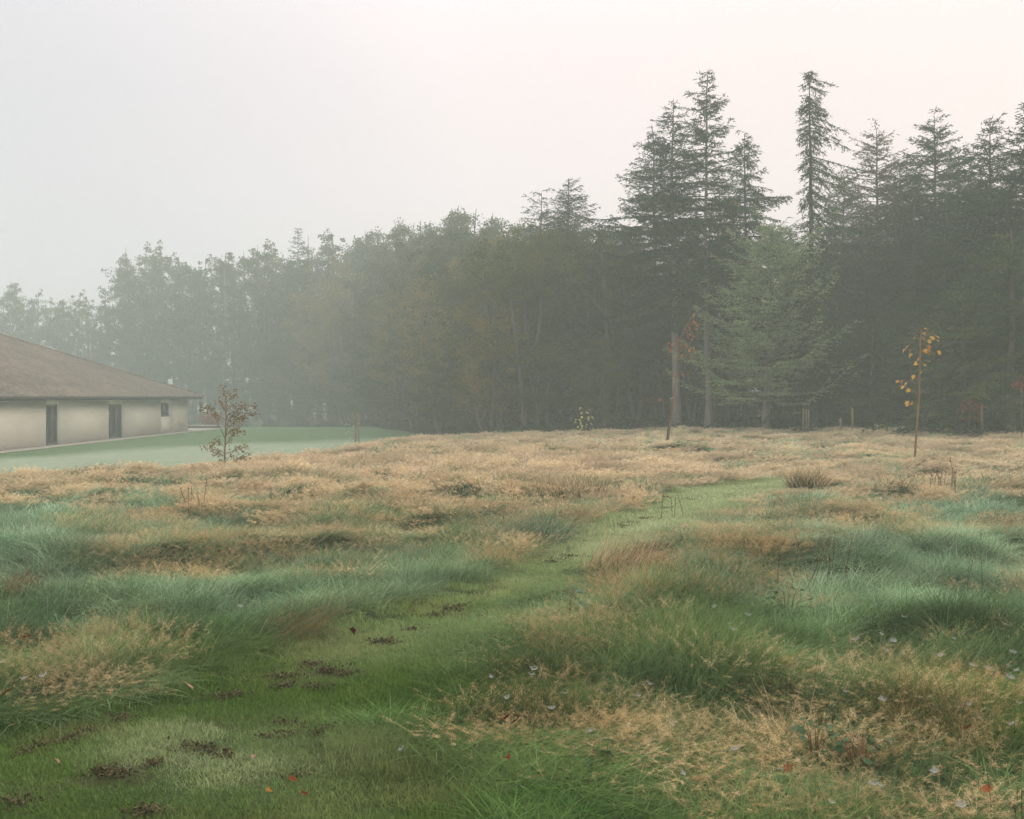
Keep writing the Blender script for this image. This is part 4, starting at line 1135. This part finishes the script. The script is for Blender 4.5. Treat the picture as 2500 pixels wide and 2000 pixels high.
def leafy_sprays(name, label, base, stem_px, branches, mat, per=26, leaf=0.05, sigma=0.06, seed=0, bark='twig', stem_r=(0.02, 0.006), cat='sapling', extra=None):
    """young tree with many small leaves: trunk, twigs and one crown of leaves"""
    r = np.random.default_rng(seed)
    gxy = unproject(*base); y = gxy[1]
    root = thing(name, (gxy[0], y, gh(*gxy)), label, cat); org = np.array(root.location)
    S = np.array([px_point(u, v, y) for u, v in stem_px]); S[0][2] = org[2] - 0.1
    mb = MB(); mb.tube(S - org, np.linspace(stem_r[0], stem_r[1], len(S)), 7); mb.build('trunk', M[bark], root, smooth_shade=True)
    tw, cr_ = MB(), MB()
    for pl in branches:
        dy = r.normal(0, 0.25)
        P = np.array([px_point(u, v, y, dy * k / max(1, len(pl) - 1)) for k, (u, v) in enumerate(pl)])
        tw.tube(P - org, np.linspace(0.009, 0.003, len(P)), 4)
        L_ = np.linalg.norm(P[-1] - P[0])
        n = int(per * max(0.25, L_) / 0.5)
        t = r.uniform(0.15, 1.0, n) ** 0.7 * (len(P) - 1)
        Q = np.stack([np.interp(t, np.arange(len(P)), P[:, i]) for i in range(3)], 1) + r.normal(size=(n, 3)) * sigma
        for q in Q[::5]:
            j = np.argmin(np.linalg.norm(P - q, axis=1)); tw.tube(np.array([P[j], q]) - org, [0.003, 0.002], 3, False)
        A = unit(r.normal(size=(n, 3)) * np.array([1, 1, .7])); B_ = unit(np.cross(A, r.normal(size=(n, 3)))); l = leaf * r.uniform(0.6, 1.35, (n, 1))
        Q = Q - org
        V = np.stack([Q - A * l * .5, Q + B_ * l * .36, Q + A * l * .5, Q - B_ * l * .36], 1).reshape(-1, 3)
        cr_.add(V, np.arange(4 * n).reshape(-1, 4), np.repeat(np.clip(r.normal(0.5, .3, n), 0, 1), 4))
    tw.build('twigs', M[bark], root); cr_.build('crown', M[mat], root, tint=True)
    if extra: extra(root, org, y, r)
    return root
c1 = lambda pts: crop_pts(pts, 2.3956, 0, 550)
leafy_sprays('beech_sapling', 'bushy young tree with brown and olive leaves in tall grass right of the house', (548, 1158),
    c1([(1312, 1470), (1313, 1380), (1318, 1260), (1322, 1120), (1322, 1020), (1305, 955)]),
    [c1(p) for p in ([(1316, 1330), (1250, 1310), (1190, 1300)], [(1316, 1340), (1390, 1310), (1450, 1296)], [(1318, 1250), (1260, 1130), (1228, 1065), (1175, 1068)], [(1318, 1245), (1340, 1130), (1390, 1075), (1505, 1058)], [(1318, 1235), (1370, 1180), (1425, 1215)], [(1324, 1040), (1350, 1000), (1385, 985)],
     [(1312, 1400), (1390, 1370), (1462, 1345)], [(1310, 1440), (1230, 1405), (1160, 1438)], [(1318, 1200), (1390, 1130), (1500, 1098)], [(1316, 1300), (1270, 1260), (1240, 1290)], [(1320, 1140), (1270, 1110), (1238, 1120)], [(1322, 1100), (1300, 1050), (1290, 1030)], [(1322, 1030), (1312, 985), (1300, 950)],
     [(1314, 1390), (1350, 1340), (1390, 1390)], [(1316, 1290), (1360, 1230), (1400, 1165)], [(1316, 1350), (1280, 1330), (1240, 1340)], [(1314, 1400), (1290, 1370), (1270, 1395)], [(1320, 1180), (1360, 1110), (1430, 1140)], [(1320, 1150), (1350, 1060), (1440, 1055)])],
    'leaf_brown', per=55, leaf=0.055, sigma=0.055, seed=5, stem_r=(0.024, 0.006))
c8 = lambda pts: crop_pts(pts, 10.78, 1370, 960)
young_tree('yellow_sapling', 'small sapling dotted with yellow-green leaves before the middle of the wood', (1426, 1066), c8([(612, 1130), (604, 900), (600, 700), (560, 400)]),
    c8([(480, 400), (545, 390), (690, 420), (540, 490), (630, 500), (580, 550), (545, 590), (680, 610), (665, 650), (800, 625), (775, 620), (410, 680), (490, 680), (545, 720), (680, 710), (420, 770), (550, 770), (750, 780), (640, 800), (540, 830), (480, 860), (635, 860), (590, 890), (520, 920), (740, 925), (815, 900), (400, 955), (560, 945), (830, 970), (640, 985), (790, 1020), (510, 1020)]),
    [leaf_mesh('leaf', M['leaf_yellow'], 0.17, 3, 0.3, 40 + i, 0.9) for i in range(3)], stem_r=(0.012, 0.005), twig_r=0.004, seed=3)
young_tree('yellow_sapling', 'tiny pale green sapling just right of the yellow-green one', (1486, 1058), c8([(1245, 1040), (1240, 900), (1238, 700)]),
    c8([(1260, 815), (1290, 850), (1270, 880), (1240, 930), (1200, 960), (1160, 960), (1110, 900), (1285, 820), (1250, 870)]),
    [leaf_mesh('leaf', M['leaf_green'], 0.11, 3, 0.3, 45, 0.9)], stem_r=(0.008, 0.004), twig_r=0.004, seed=4)
c4 = lambda pts: crop_pts(pts, 11.5, 800, 960)
def far_stakes(root, org, y, r):
    for a, b_ in (((775, 1050), (778, 1450)), ((868, 560), (876, 1460))):
        P = np.array([px_point(*c4([b_])[0], y), px_point(*c4([a])[0], y)]); P[0][2] = org[2] - 0.3
        mb = MB(); mb.tube(P - org, 0.03, 7); mb.build('stake', M['stake'], root)
young_tree('staked_sapling', 'nearly bare sapling with few yellow leaves between two thin stakes at the lawn edge', (868, 1092), c4([(800, 1500), (800, 1100), (790, 800), (760, 560), (800, 512), (842, 570)]),
    c4([(720, 580), (765, 650), (610, 710), (640, 760), (610, 860), (720, 900), (740, 940), (830, 850), (830, 930), (545, 1110), (620, 1080), (650, 1250), (690, 1260)]),
    [leaf_mesh('leaf', M['leaf_yellow'], 0.10, 3, 0.3, 48 + i, 0.8) for i in range(2)], stem_r=(0.016, 0.005), twig_r=0.005, seed=6, extra=far_stakes)
c9 = lambda pts: crop_pts(pts, 2.156, 1500, 700)
leafy_sprays('red_sapling', 'small crimson-leaved sapling at the dark wood edge near the right side', (2368, 1074), c9([(1866, 770), (1868, 700), (1875, 640), (1880, 590)]),
    [c9(p) for p in ([(1868, 700), (1840, 680), (1822, 690)], [(1870, 690), (1900, 660), (1928, 630)], [(1872, 660), (1850, 630), (1838, 640)], [(1875, 640), (1895, 610), (1910, 640)], [(1878, 620), (1870, 600), (1860, 600)], [(1872, 680), (1900, 690), (1915, 680)])],
    'leaf_crimson', per=60, leaf=0.10, sigma=0.10, seed=7)
leafy_sprays('red_sapling', 'sparse crimson twiggy sapling cut by the right edge before the dark wood', (2494, 1078), c9([(2144, 760), (2144, 600), (2145, 500)]),
    [c9(p) for p in ([(2144, 560), (2120, 510), (2100, 500)], [(2144, 580), (2150, 480)], [(2144, 620), (2110, 590)])], 'leaf_crimson', per=26, leaf=0.07, sigma=0.09, seed=8)

# ------------------------------------------------------------------ posts at the wood edge
for u, v0, v1, rr, lab in [(2081, 999, 1050, .05, 'tall pale fence post at the wood edge right of the ragged spruce'), (2052, 1022, 1052, .05, 'short pale post just left of the tall pale fence post'), (2397, 990, 1050, .045, 'grey post beside the crimson sapling'),
                           (1961, 998, 1046, .028, 'leftmost of the three thin grey stakes beside the ragged spruce trunk'), (1968, 1000, 1046, .03, 'middle one of the three thin grey stakes beside the ragged spruce trunk'), (1974, 1003, 1046, .026, 'rightmost of the three thin grey stakes beside the ragged spruce trunk')]:
    p = unproject(u, 1074 if u > 2300 else 1060); y = p[1]
    root = thing('fence_post' if rr > 0.04 else 'stake', (p[0], y, gh(*p)), lab, 'post')
    top = EYE + (HOR - v0) * y / FPX - gh(*p)
    mb = MB(); mb.tube(np.array([(0, 0, -0.4), (0.01, 0, top * 0.5), (0.0, 0, top)]), rr, 8); mb.build('shaft', M['stake'], root)
    mb = MB(); mb.tube(np.array([(0, 0, top + 0.001), (0, 0, top + 0.03)]), [rr * 0.98, rr * 0.6], 8); mb.build('cut_top', M['stake'], root)

# ------------------------------------------------------------------ garden shrubs at the end of the lawn
def shrub(u, v, y, size, label, mat, seed):
    r = np.random.default_rng(seed); y = edge_hit(u, -3.0) if u > 530 else y; size *= 1.2; x = place_xy(u, y)
    root = thing('shrub', (x, y, gh(x, y)), label, 'shrub')
    tr, cr_ = MB(), MB()
    for k in range(9):
        a = r.uniform(0, 6.28); e_ = np.array([math.cos(a) * size * .5, math.sin(a) * size * .5, size * r.uniform(.5, .85)])
        tr.tube([(0, 0, -0.05), e_ * 0.5 + [0, 0, .05], e_], [.02, .014, .006], 4)
        n = 130; P = e_ * r.uniform(0.45, 1.05, (n, 1)) + r.normal(size=(n, 3)) * size * 0.16
        P[:, 2] = np.abs(P[:, 2])
        A = unit(r.normal(size=(n, 3))); B_ = unit(np.cross(A, r.normal(size=(n, 3)))); l = 0.1 * r.uniform(.6, 1.4, (n, 1))
        cr_.add(np.stack([P - A * l * .5, P + B_ * l * .36, P + A * l * .5, P - B_ * l * .36], 1).reshape(-1, 3), np.arange(4 * n).reshape(-1, 4), np.repeat(r.uniform(0, 1, n), 4))
    tr.build('stems', M['bark'], root); cr_.build('foliage', M[mat], root, tint=True)
shrub(626, 1045, 96, 1.1, 'round grey-green shrub on the border at the far end of the lawn', 'young_spruce', 1)
shrub(770, 1042, 88, 1.2, 'low russet shrub on the border left of the nearly bare staked sapling', 'leaf_brown', 2)
shrub(515, 1040, 99, 1.3, 'reddish shrub behind the low wall past the house end', 'leaf_crimson', 3)
shrub(690, 1043, 94, 0.8, 'small brown shrub between the grey-green and russet shrubs', 'golden', 4)
p = (place_xy(847, edge_hit(847, -2.5)), edge_hit(847, -2.5))
st_ = thing('marker_stone', (p[0], p[1], gh(*p)), 'small pale grey block standing at the foot of the wood beyond the staked sapling', 'stone')
mb = MB(); mb.box(-.2, .2, -.12, .12, -.1, .38); mb.build('block', M['paving'], st_)
mb = MB(); mb.box(-.23, .23, -.15, .15, .382, .44); mb.build('cap', M['edging_pale'], st_)

# ------------------------------------------------------------------ tussocks, weeds, plants in the meadow
def solid_leaf(name, c0, c1): return foliage_mat(name, [(0.25, c0), (0.8, c1)], 6.0, 0.25, 0.0)
M['t_dark'] = solid_leaf('dark_tussock', (0.04, 0.075, 0.03), (0.11, 0.15, 0.07))
M['t_frost'] = solid_leaf('dewy_tussock', (0.12, 0.18, 0.11), (0.34, 0.42, 0.30))
M['t_brown'] = solid_leaf('brown_tussock', (0.13, 0.075, 0.035), (0.36, 0.23, 0.12))
M['t_straw'] = solid_leaf('straw_stems', (0.38, 0.27, 0.14), (0.66, 0.52, 0.33))
M['t_gold'] = solid_leaf('golden_stems', (0.16, 0.11, 0.04), (0.36, 0.25, 0.11))
M['t_weed'] = solid_leaf('dead_weed', (0.08, 0.05, 0.03), (0.22, 0.13, 0.07))
def tussock(u, v, size, hgt_, label, mats, lean=(0.3, 1.0), curv=(0.6, 1.6), n=520, head=0.0, seed=0, width=None, az=0.8, aim=0.0):
    r = np.random.default_rng(seed); p = unproject(u, v)
    root = thing('grass_tussock', (p[0], p[1], gh(*p) - 0.01), label, 'tussock', None, aim)
    w = width or max(0.004, 0.0006 * p[1])
    for k, (nm, mt) in enumerate(mats):
        V, F, t, _ = blades(r, n // len(mats), size, hgt_ * (0.4 + .2 * k), hgt_ * (1.1 + .35 * k), w, az, lean, curv, 5)
        mb = MB(); mb.add(V, F, t); mb.build(nm, M[mt], root, tint=True)
TUSSOCKS = [(1132, 1218, .45, .6, 'dark rounded tussock alone in the straw grass left of the path', [('blades', 't_dark')], (0.2, .9), (.6, 1.9), 3.0, 0),
    (1290, 1322, .42, .55, 'dark green tussock spilling onto the path in mid meadow', [('blades', 't_dark'), ('dewy_blades', 't_frost')], (.3, 1.0), (.6, 1.7), 1.6, -.4),
    (1380, 1222, .7, .36, 'low dark rush clump with upright straw stems at the far bend of the path', [('blades', 't_dark'), ('stems', 't_straw')], (0.05, .6), (.1, .9), 3, 0),
    (1500, 1214, .6, .34, 'dark green rush clump beside the far path, right of the low rush clump', [('blades', 't_dark')], (0.05, .6), (.2, 1.0), 3, 0),
    (1270, 1216, .5, .36, 'straggly rush clump with tan tips between dark tussock and far path', [('blades', 't_dark'), ('stems', 't_straw')], (0.05, .6), (.2, 1.0), 3, 0),
    (42, 1462, .22, .34, 'brown withered tussock among frosted grass at the left edge', [('blades', 't_dark'), ('withered_blades', 't_brown')], (.1, .9), (.4, 1.5), 3, 0),
    (660, 1556, .26, .5, 'brown-tipped tussock combed rightwards at the left edge of the mown path', [('blades', 't_dark'), ('withered_blades', 't_brown')], (.6, 1.2), (.3, 1.0), .5, .2),
    (1510, 1405, .38, .5, 'russet tussock swept right beside the path in mid meadow', [('withered_blades', 't_brown'), ('stems', 't_straw')], (.2, .8), (.2, .9), .6, .3),
    (1560, 1420, .4, .36, 'dark green tussock at the foot of the russet tussock', [('blades', 't_dark')], (.2, 1.0), (.5, 1.5), 3, 0),
    (1970, 1192, .35, .5, 'small dark tussock in pale straw right of the path end', [('blades', 't_dark'), ('stems', 't_straw')], (.05, .7), (.3, 1.2), 3, 0),
    (510, 1335, .35, .4, 'reddish-brown mound in the left straw patch', [('withered_blades', 't_brown')], (.2, 1.0), (.5, 1.5), 3, 0),
    (2400, 1460, .3, .34, 'dark hollow tussock in blue-green grass near the right edge', [('blades', 't_dark')], (.2, 1.0), (.5, 1.5), 3, 0),
    (2440, 1540, .28, .3, 'deep green tussock below the dark hollow tussock at right', [('blades', 't_dark')], (.2, 1.0), (.5, 1.5), 3, 0),
    (2030, 1500, .3, .38, 'frosted arching tussock in right middle of the meadow', [('blades', 't_dark'), ('dewy_blades', 't_frost')], (.3, 1.0), (.6, 1.7), 1.2, -.3),
    (2290, 1790, .26, .36, 'upright golden clump of stems in the right foreground', [('blades', 't_dark'), ('stems', 't_gold')], (.02, .7), (.1, 1.0), 3, 0),
    (1900, 1800, .26, .34, 'tangled rusty tussock in the right foreground', [('withered_blades', 't_brown'), ('stems', 't_straw')], (.2, 1.3), (.4, 2.0), 3, 0),
    (2280, 1190, .4, .3, 'blue-green low tussock left of the tall brown weed stalks', [('blades', 't_dark'), ('dewy_blades', 't_frost')], (.2, .9), (.5, 1.5), 3, 0),
    (1120, 1775, .2, .2, 'flattened dark tuft at the right border of the mown path, foreground', [('blades', 't_dark')], (.4, 1.2), (.4, 1.3), 3, 0)]
for i, (u, v, sz, hh, lab, mats, le, cu, az, aim) in enumerate(TUSSOCKS):
    tussock(u, v, sz, hh, lab, mats, le, cu, 900 if v < 1350 else 520, seed=500 + i, az=az, aim=aim)

def weed(u, v, top_v, nst, spread, label, mat='t_weed', seed=0, lean=0.18, head=True):
    r = np.random.default_rng(seed); p = unproject(u, v); y = p[1]
    root = thing('weed_stalks', (p[0], y, gh(*p)), label, 'weed')
    H = EYE + (HOR - top_v) * y / FPX - gh(*p)
    st, hd = MB(), MB()
    w = max(0.0018, 0.00022 * y)
    for k in range(nst):
        h = H * r.uniform(0.6, 1.02); a = r.normal(0, lean); b_ = r.normal(0, lean); o = r.normal(size=2) * spread
        P = np.array([(o[0] + a * h * t ** 1.5, o[1] + b_ * h * t ** 1.5, h * t - .03) for t in np.linspace(0, 1, 5)])
        st.tube(P, np.linspace(w * 1.3, w * 0.7, 5), 5)
        if head:
            for j in range(9):
                t = r.uniform(0.62, 1.0); q = P[0] + (P[-1] - P[0]) * t; q = np.array([np.interp(t, np.linspace(0, 1, 5), P[:, i]) for i in range(3)])
                d = r.normal(size=3) * np.array([1, 1, .4]) + [0, 0, .5]; d /= np.linalg.norm(d); l = H * .05 * r.uniform(.5, 1.3)
                hd.tube(np.array([q, q + d * l]), [w * .8, w * .5], 4)
    st.build('stems', M[mat], root, tint=True)
    if head: hd.build('seed_heads', M[mat], root, tint=True)
for i, a in enumerate([(2318, 1225, 1110, 7, .16, 'tallest brown weed stalks in pale grass right of the young maple'), (2285, 1212, 1132, 4, .12, 'shorter brown weed stalks just left of the tallest ones'), (1985, 1440, 1282, 7, .14, 'thin reddish weed stems fanning out in mid meadow right of the path', 't_weed', 0, .3),
     (2030, 1430, 1296, 5, .12, 'second fan of thin reddish stems right of the first'), (1905, 1715, 1585, 6, .07, 'dark twiggy weed stems rising from the rusty tussock'), (2478, 2010, 1890, 6, .06, 'dark weed stems at the bottom right corner'),
     (2150, 1700, 1590, 6, .12, 'wispy brown stems in dry grass of the right foreground'), (2030, 1790, 1705, 3, .03, 'single dark withered flower stalk in the right foreground'), (1714, 1780, 1728, 2, .012, 'short reddish-brown dock spike in the dry grass'),
     (310, 1215, 1152, 9, .2, 'leaning dead weed stalks in the straw left of the young brown tree', 't_weed', 0, .45), (1640, 1265, 1190, 4, .1, 'few straw stems at the far edge of the path'), (1115, 1175, 1105, 12, .25, 'thin sheaf of tall straw stems above the dark tussock', 't_straw', 0, .1),
     (470, 1265, 1160, 5, .1, 'tall wispy stalks in grass below the brown young tree'), (2370, 1420, 1310, 3, .1, 'lone thin stalks in blue-green grass near the right edge')]):
    weed(*a[:6], mat=a[6] if len(a) > 6 else 't_weed', seed=600 + i, lean=a[8] if len(a) > 8 else .14, head=(i not in (11,)))

def leafy_plant(u, v, label, nleaf, spread, hh, leaf_me, name='bramble', cat='plant', seed=0):
    r = np.random.default_rng(seed); p = unproject(u, v)
    root = thing(name, (p[0], p[1], gh(*p)), label, cat)
    st = MB()
    for k in range(nleaf):
        a = r.uniform(0, 6.28); q = spread * math.sqrt(r.uniform(0, 1)); P = np.array([q * math.cos(a), q * math.sin(a), hh * r.uniform(.45, 1.0)])
        st.tube(np.array([(P[0] * .2, P[1] * .2, -.02), P * .6 + [0, 0, .03], P]), [.003, .0025, .0015], 4)
        o = bpy.data.objects.new('leaf', leaf_me[k % len(leaf_me)]); link(o, root); o.location = P
        o.rotation_euler = (r.normal(0, .35), r.uniform(-.3, .4), a + r.normal(0, .5)); k_ = r.uniform(.7, 1.2); o.scale = (k_,) * 3
    st.build('stems', M['twig'], root)
bl = [leaf_mesh('leaf', M['leaf_green'], .055, 3, .2, 60 + i, 1.0) for i in range(3)]
leafy_plant(2098, 1865, 'low bramble with toothed grey-green leaves in the right foreground', 34, .13, .2, bl, seed=1)
leafy_plant(1995, 1850, 'pale green leafy sprig left of the bramble', 12, .07, .22, bl, seed=2, name='leafy_sprig')
leafy_plant(1442, 1885, 'single broad bright green dock leaf cluster in the foreground grass', 4, .05, .13, [leaf_mesh('leaf', M['leaf_green'], .13, 2, .35, 66, .6)], seed=3, name='dock_plant')
leafy_plant(1387, 1505, 'small pale two-leaved seedling in russet grass by the path', 4, .06, .2, [leaf_mesh('leaf', M['t_frost'], .1, 2, .2, 67, .8)], seed=4, name='seedling')
leafy_plant(1850, 1450, 'patch of small round dark leaves in grass right of the path', 22, .3, .24, bl, seed=5, name='leafy_sprig')
leafy_plant(1920, 1495, 'sprinkle of olive round leaves left of the frosted tussock', 20, .25, .24, bl, seed=6, name='leafy_sprig')

# ------------------------------------------------------------------ fallen leaves
fall = {k: simple_leaf_mat('fallen_' + k, a, b_, .2, 20) for k, (a, b_) in {
    'maroon': ((.06, .012, .012), (.14, .025, .02)), 'red': ((.10, .022, .014), (.2, .045, .02)), 'rust': ((.14, .05, .022), (.28, .11, .045)), 'orange': ((.22, .09, .02), (.36, .16, .04)), 'yellow': ((.3, .2, .05), (.4, .28, .09)), 'pink': ((.26, .15, .1), (.38, .25, .17))}.items()}
FALLEN = [(848, 1518, 'maroon', .15, .12, 'dark red leaf curled at the left edge of the mown path'), (83, 1553, 'red', .15, .24, 'orange-red leaf caught high in the dry grass at left'), (36, 1678, 'rust', .15, .14, 'rust-brown curled leaf near the left border of the photo'),
    (47, 1755, 'yellow', .10, .03, 'narrow yellow leaf on the mown grass at far left'), (424, 1681, 'orange', .09, .03, 'small orange leaf beside the long pinkish leaf'), (477, 1674, 'pink', .16, .05, 'long pinkish-brown folded leaf on the mown path'),
    (569, 1676, 'pink', .09, .04, 'pale brown leaf on the soil scrape near the long leaf'), (146, 1865, 'pink', .07, .03, 'small pale pink leaf on the lower left turf'), (308, 1974, 'maroon', .07, .03, 'tiny dark red leaf at the bottom edge'),
    (645, 1909, 'orange', .09, .03, 'bright orange leaf low on the mown path'), (730, 1883, 'red', .10, .03, 'red leaf beside a dark soil patch low on the path'), (759, 1917, 'red', .09, .03, 'small red leaf below the red one by the soil patch'),
    (626, 1824, 'pink', .07, .03, 'small pinkish leaf mid path under the scrapes'), (863, 1766, 'rust', .09, .03, 'flat rust leaf at the right side of the mown path'), (887, 1660, 'rust', .08, .03, 'little rust leaf at the right of the soil scrapes'),
    (1222, 1776, 'maroon', .14, .14, 'left one of two dark maroon leaves in the grass'), (1244, 1782, 'maroon', .13, .12, 'right one of two dark maroon leaves in the grass'), (1246, 1856, 'red', .10, .10, 'red-orange leaf half hidden in foreground grass'),
    (1016, 1476, 'pink', .12, .05, 'pale pink leaf at the left edge of the path beyond the dark red one'), (2419, 1935, 'rust', .12, .10, 'large rust-orange leaf in the bottom right grass'), (1939, 1823, 'rust', .11, .16, 'orange leaf in the tangled rusty tussock'), (2345, 1765, 'rust', .1, .18, 'rusty leaf in dry grass right of the golden clump')]
shapes = {}
for i, (u, v, c_, sz, up, lab) in enumerate(FALLEN):
    p = unproject(u, v, up)
    key = (c_, 'n' if 'long' in lab or 'narrow' in lab else 'w', sz)
    o = link(bpy.data.objects.new('fallen_leaf', leaf_mesh('fallen_leaf', fall[c_], sz, 4, random.uniform(-.6, .6), 700 + i, .5 if key[1] == 'n' else 1.0, random.uniform(.3, .9))))
    o.location = (p[0], p[1], gh(*p) + up)
    o.scale = (.58, .58, .58)
    o.rotation_euler = (random.uniform(-.5, .5), random.uniform(-.4, .4), random.uniform(0, 6.28))
    tag(o, lab, 'leaf', 'fallen leaves')

# ------------------------------------------------------------------ cobwebs hung with dew
web_m, nt, N, L, out = new_mat('dewy_silk')
d_ = N.new('ShaderNodeBsdfDiffuse'); d_.inputs['Color'].default_value = (.48, .48, .46, 1)
t_ = N.new('ShaderNodeBsdfTranslucent'); t_.inputs['Color'].default_value = (.48, .48, .46, 1)
mx = N.new('ShaderNodeMixShader'); mx.inputs[0].default_value = .4; L.new(d_.outputs[0], mx.inputs[1]); L.new(t_.outputs[0], mx.inputs[2]); L.new(mx.outputs[0], out.inputs['Surface'])
def web_mesh(seed):
    r = np.random.default_rng(seed); mb = MB(); R = .024; ns = 11
    ang = np.sort(r.uniform(0, 6.28, ns)); el = r.uniform(.6, 1.25, ns)
    pt = lambda k, q: np.array([math.cos(ang[k]) * R * el[k] * q, math.sin(ang[k]) * R * .8 * el[k] * q, .010 * q ** 2 * (1 + .4 * math.sin(3 * ang[k])) ])
    def strip(a, b_, w):
        d = b_ - a; s_ = np.cross(d, [0, 0, 1.0]); s_ = s_ / (np.linalg.norm(s_) + 1e-9) * w
        mb.add([a - s_, a + s_, b_ + s_, b_ - s_], [(0, 1, 2, 3)])
    for k in range(ns): strip(pt(k, .02), pt(k, 1.0), .0004)
    for q in np.linspace(.12, .92, 9):
        for k in range(ns): strip(pt(k, q), pt((k + 1) % ns, q * r.uniform(.93, 1.05)), .0005)
    return mb.mesh('cobweb', web_m)
webs = [web_mesh(800 + i) for i in range(4)]
c7 = lambda pts: crop_pts(pts, 1.9167, 1600, 1100)
WEBS = c7([(1062, 1178), (1060, 835), (1118, 860), (1085, 905), (1165, 768), (940, 852), (890, 1115), (1310, 1505), (1435, 1597), (1470, 1195), (1335, 950), (1400, 850), (1555, 985), (1690, 1012), (1665, 1080), (1700, 1165), (1665, 1272), (1675, 900), (1630, 830), (1580, 1000), (775, 608), (970, 400), (435, 800), (345, 832), (275, 770), (365, 920), (80, 1300), (135, 1465), (380, 1355), (590, 1450), (1020, 1530), (830, 1570), (1340, 910), (1480, 1050), (1060, 1480), (1650, 970)]) + crop_pts([(965, 985), (1050, 1195), (955, 1040), (770, 1062), (840, 1128), (1455, 1080), (1505, 1050), (1225, 1310), (345, 1380), (1110, 1115)], 1.9167, 800, 1100) + crop_pts([(200, 1062), (115, 1070), (10, 985), (1125, 735)], 1.9167, 0, 1100)
for i, (u, v) in enumerate(WEBS):
    p = unproject(u, v, .17)
    o = link(bpy.data.objects.new('cobweb', webs[i % 4])); o.location = (p[0], p[1], gh(*p) + .17 + random.uniform(-.02, .04))
    k = random.uniform(.7, 1.15) * (1 + .02 * p[1]); o.scale = (k, k, k); o.rotation_euler = (random.uniform(-.1, .5), random.uniform(-.35, .35), random.uniform(0, 6.28))
    where = 'on the right side of the meadow' if u > 1600 else 'in mid meadow' if u > 800 else 'in the grass at the left edge'
    tag(o, 'small dewy white cobweb slung between grass stems ' + where, 'cobweb', 'cobwebs ' + where)

# ------------------------------------------------------------------ crumbs of soil on the scrapes (uncountable)
def clod(seed):
    r = np.random.default_rng(seed); mb = MB()
    t = (1 + 5 ** .5) / 2
    V = np.array([(-1, t, 0), (1, t, 0), (-1, -t, 0), (1, -t, 0), (0, -1, t), (0, 1, t), (0, -1, -t), (0, 1, -t), (t, 0, -1), (t, 0, 1), (-t, 0, -1), (-t, 0, 1)]) / 1.9
    F = [(0, 11, 5), (0, 5, 1), (0, 1, 7), (0, 7, 10), (0, 10, 11), (1, 5, 9), (5, 11, 4), (11, 10, 2), (10, 7, 6), (7, 1, 8), (3, 9, 4), (3, 4, 2), (3, 2, 6), (3, 6, 8), (3, 8, 9), (4, 9, 5), (2, 4, 11), (6, 2, 10), (8, 6, 7), (9, 8, 1)]
    V = V * r.uniform(.6, 1.25, (12, 1)) * np.array([1, 1, .7])
    mb.add(V, F, r.uniform(.2, .8, 12)); return mb.mesh('clod', M['grass'], tint=True)
r = np.random.default_rng(901)
pts = []
for (qx, qy), rad in zip(scr_xy, scr_r):
    if rad <= 0: continue
    n = int(1700 * rad); a = r.uniform(0, 6.28, n); q = rad * np.abs(r.normal(0, .6, n))
    pts.append(np.stack([qx + q * np.cos(a) * 1.5, qy + q * np.sin(a)], 1))
pts = np.concatenate(pts); n = len(pts)
zz = height(pts[:, 0], pts[:, 1]); sc_ = r.uniform(.002, .0075, n) * r.uniform(.6, 1.7, n)
g = r.uniform(0, 1, (n, 1))
scatter('soil_crumbs', np.stack([pts[:, 0], pts[:, 1], zz + .012 + .02 * np.abs(r.normal(0, .5, n))], 1), r.uniform(0, 6.28, (n, 3)), np.stack([sc_ * 1.2, sc_ * 1.2, sc_ * .6], 1), r.integers(0, 3, n), np.concatenate([np.array([.06, .045, .025]) * (1 - g) + np.array([.17, .16, .075]) * g, np.ones((n, 1))], 1), [clod(i) for i in range(3)])

# ------------------------------------------------------------------ haze
hz, nt, N, L, out = new_mat('morning_haze')
pv = N.new('ShaderNodeVolumePrincipled')
pv.inputs['Color'].default_value = HAZE_COLOR; pv.inputs['Density'].default_value = HAZE_DENSITY; pv.inputs['Anisotropy'].default_value = 0.0
L.new(pv.outputs[0], out.inputs['Volume'])
mb = MB(); mb.box(-830, 830, -430, 830, -2.6, 22.0)
tag(mb.build('haze', hz), kind='stuff')
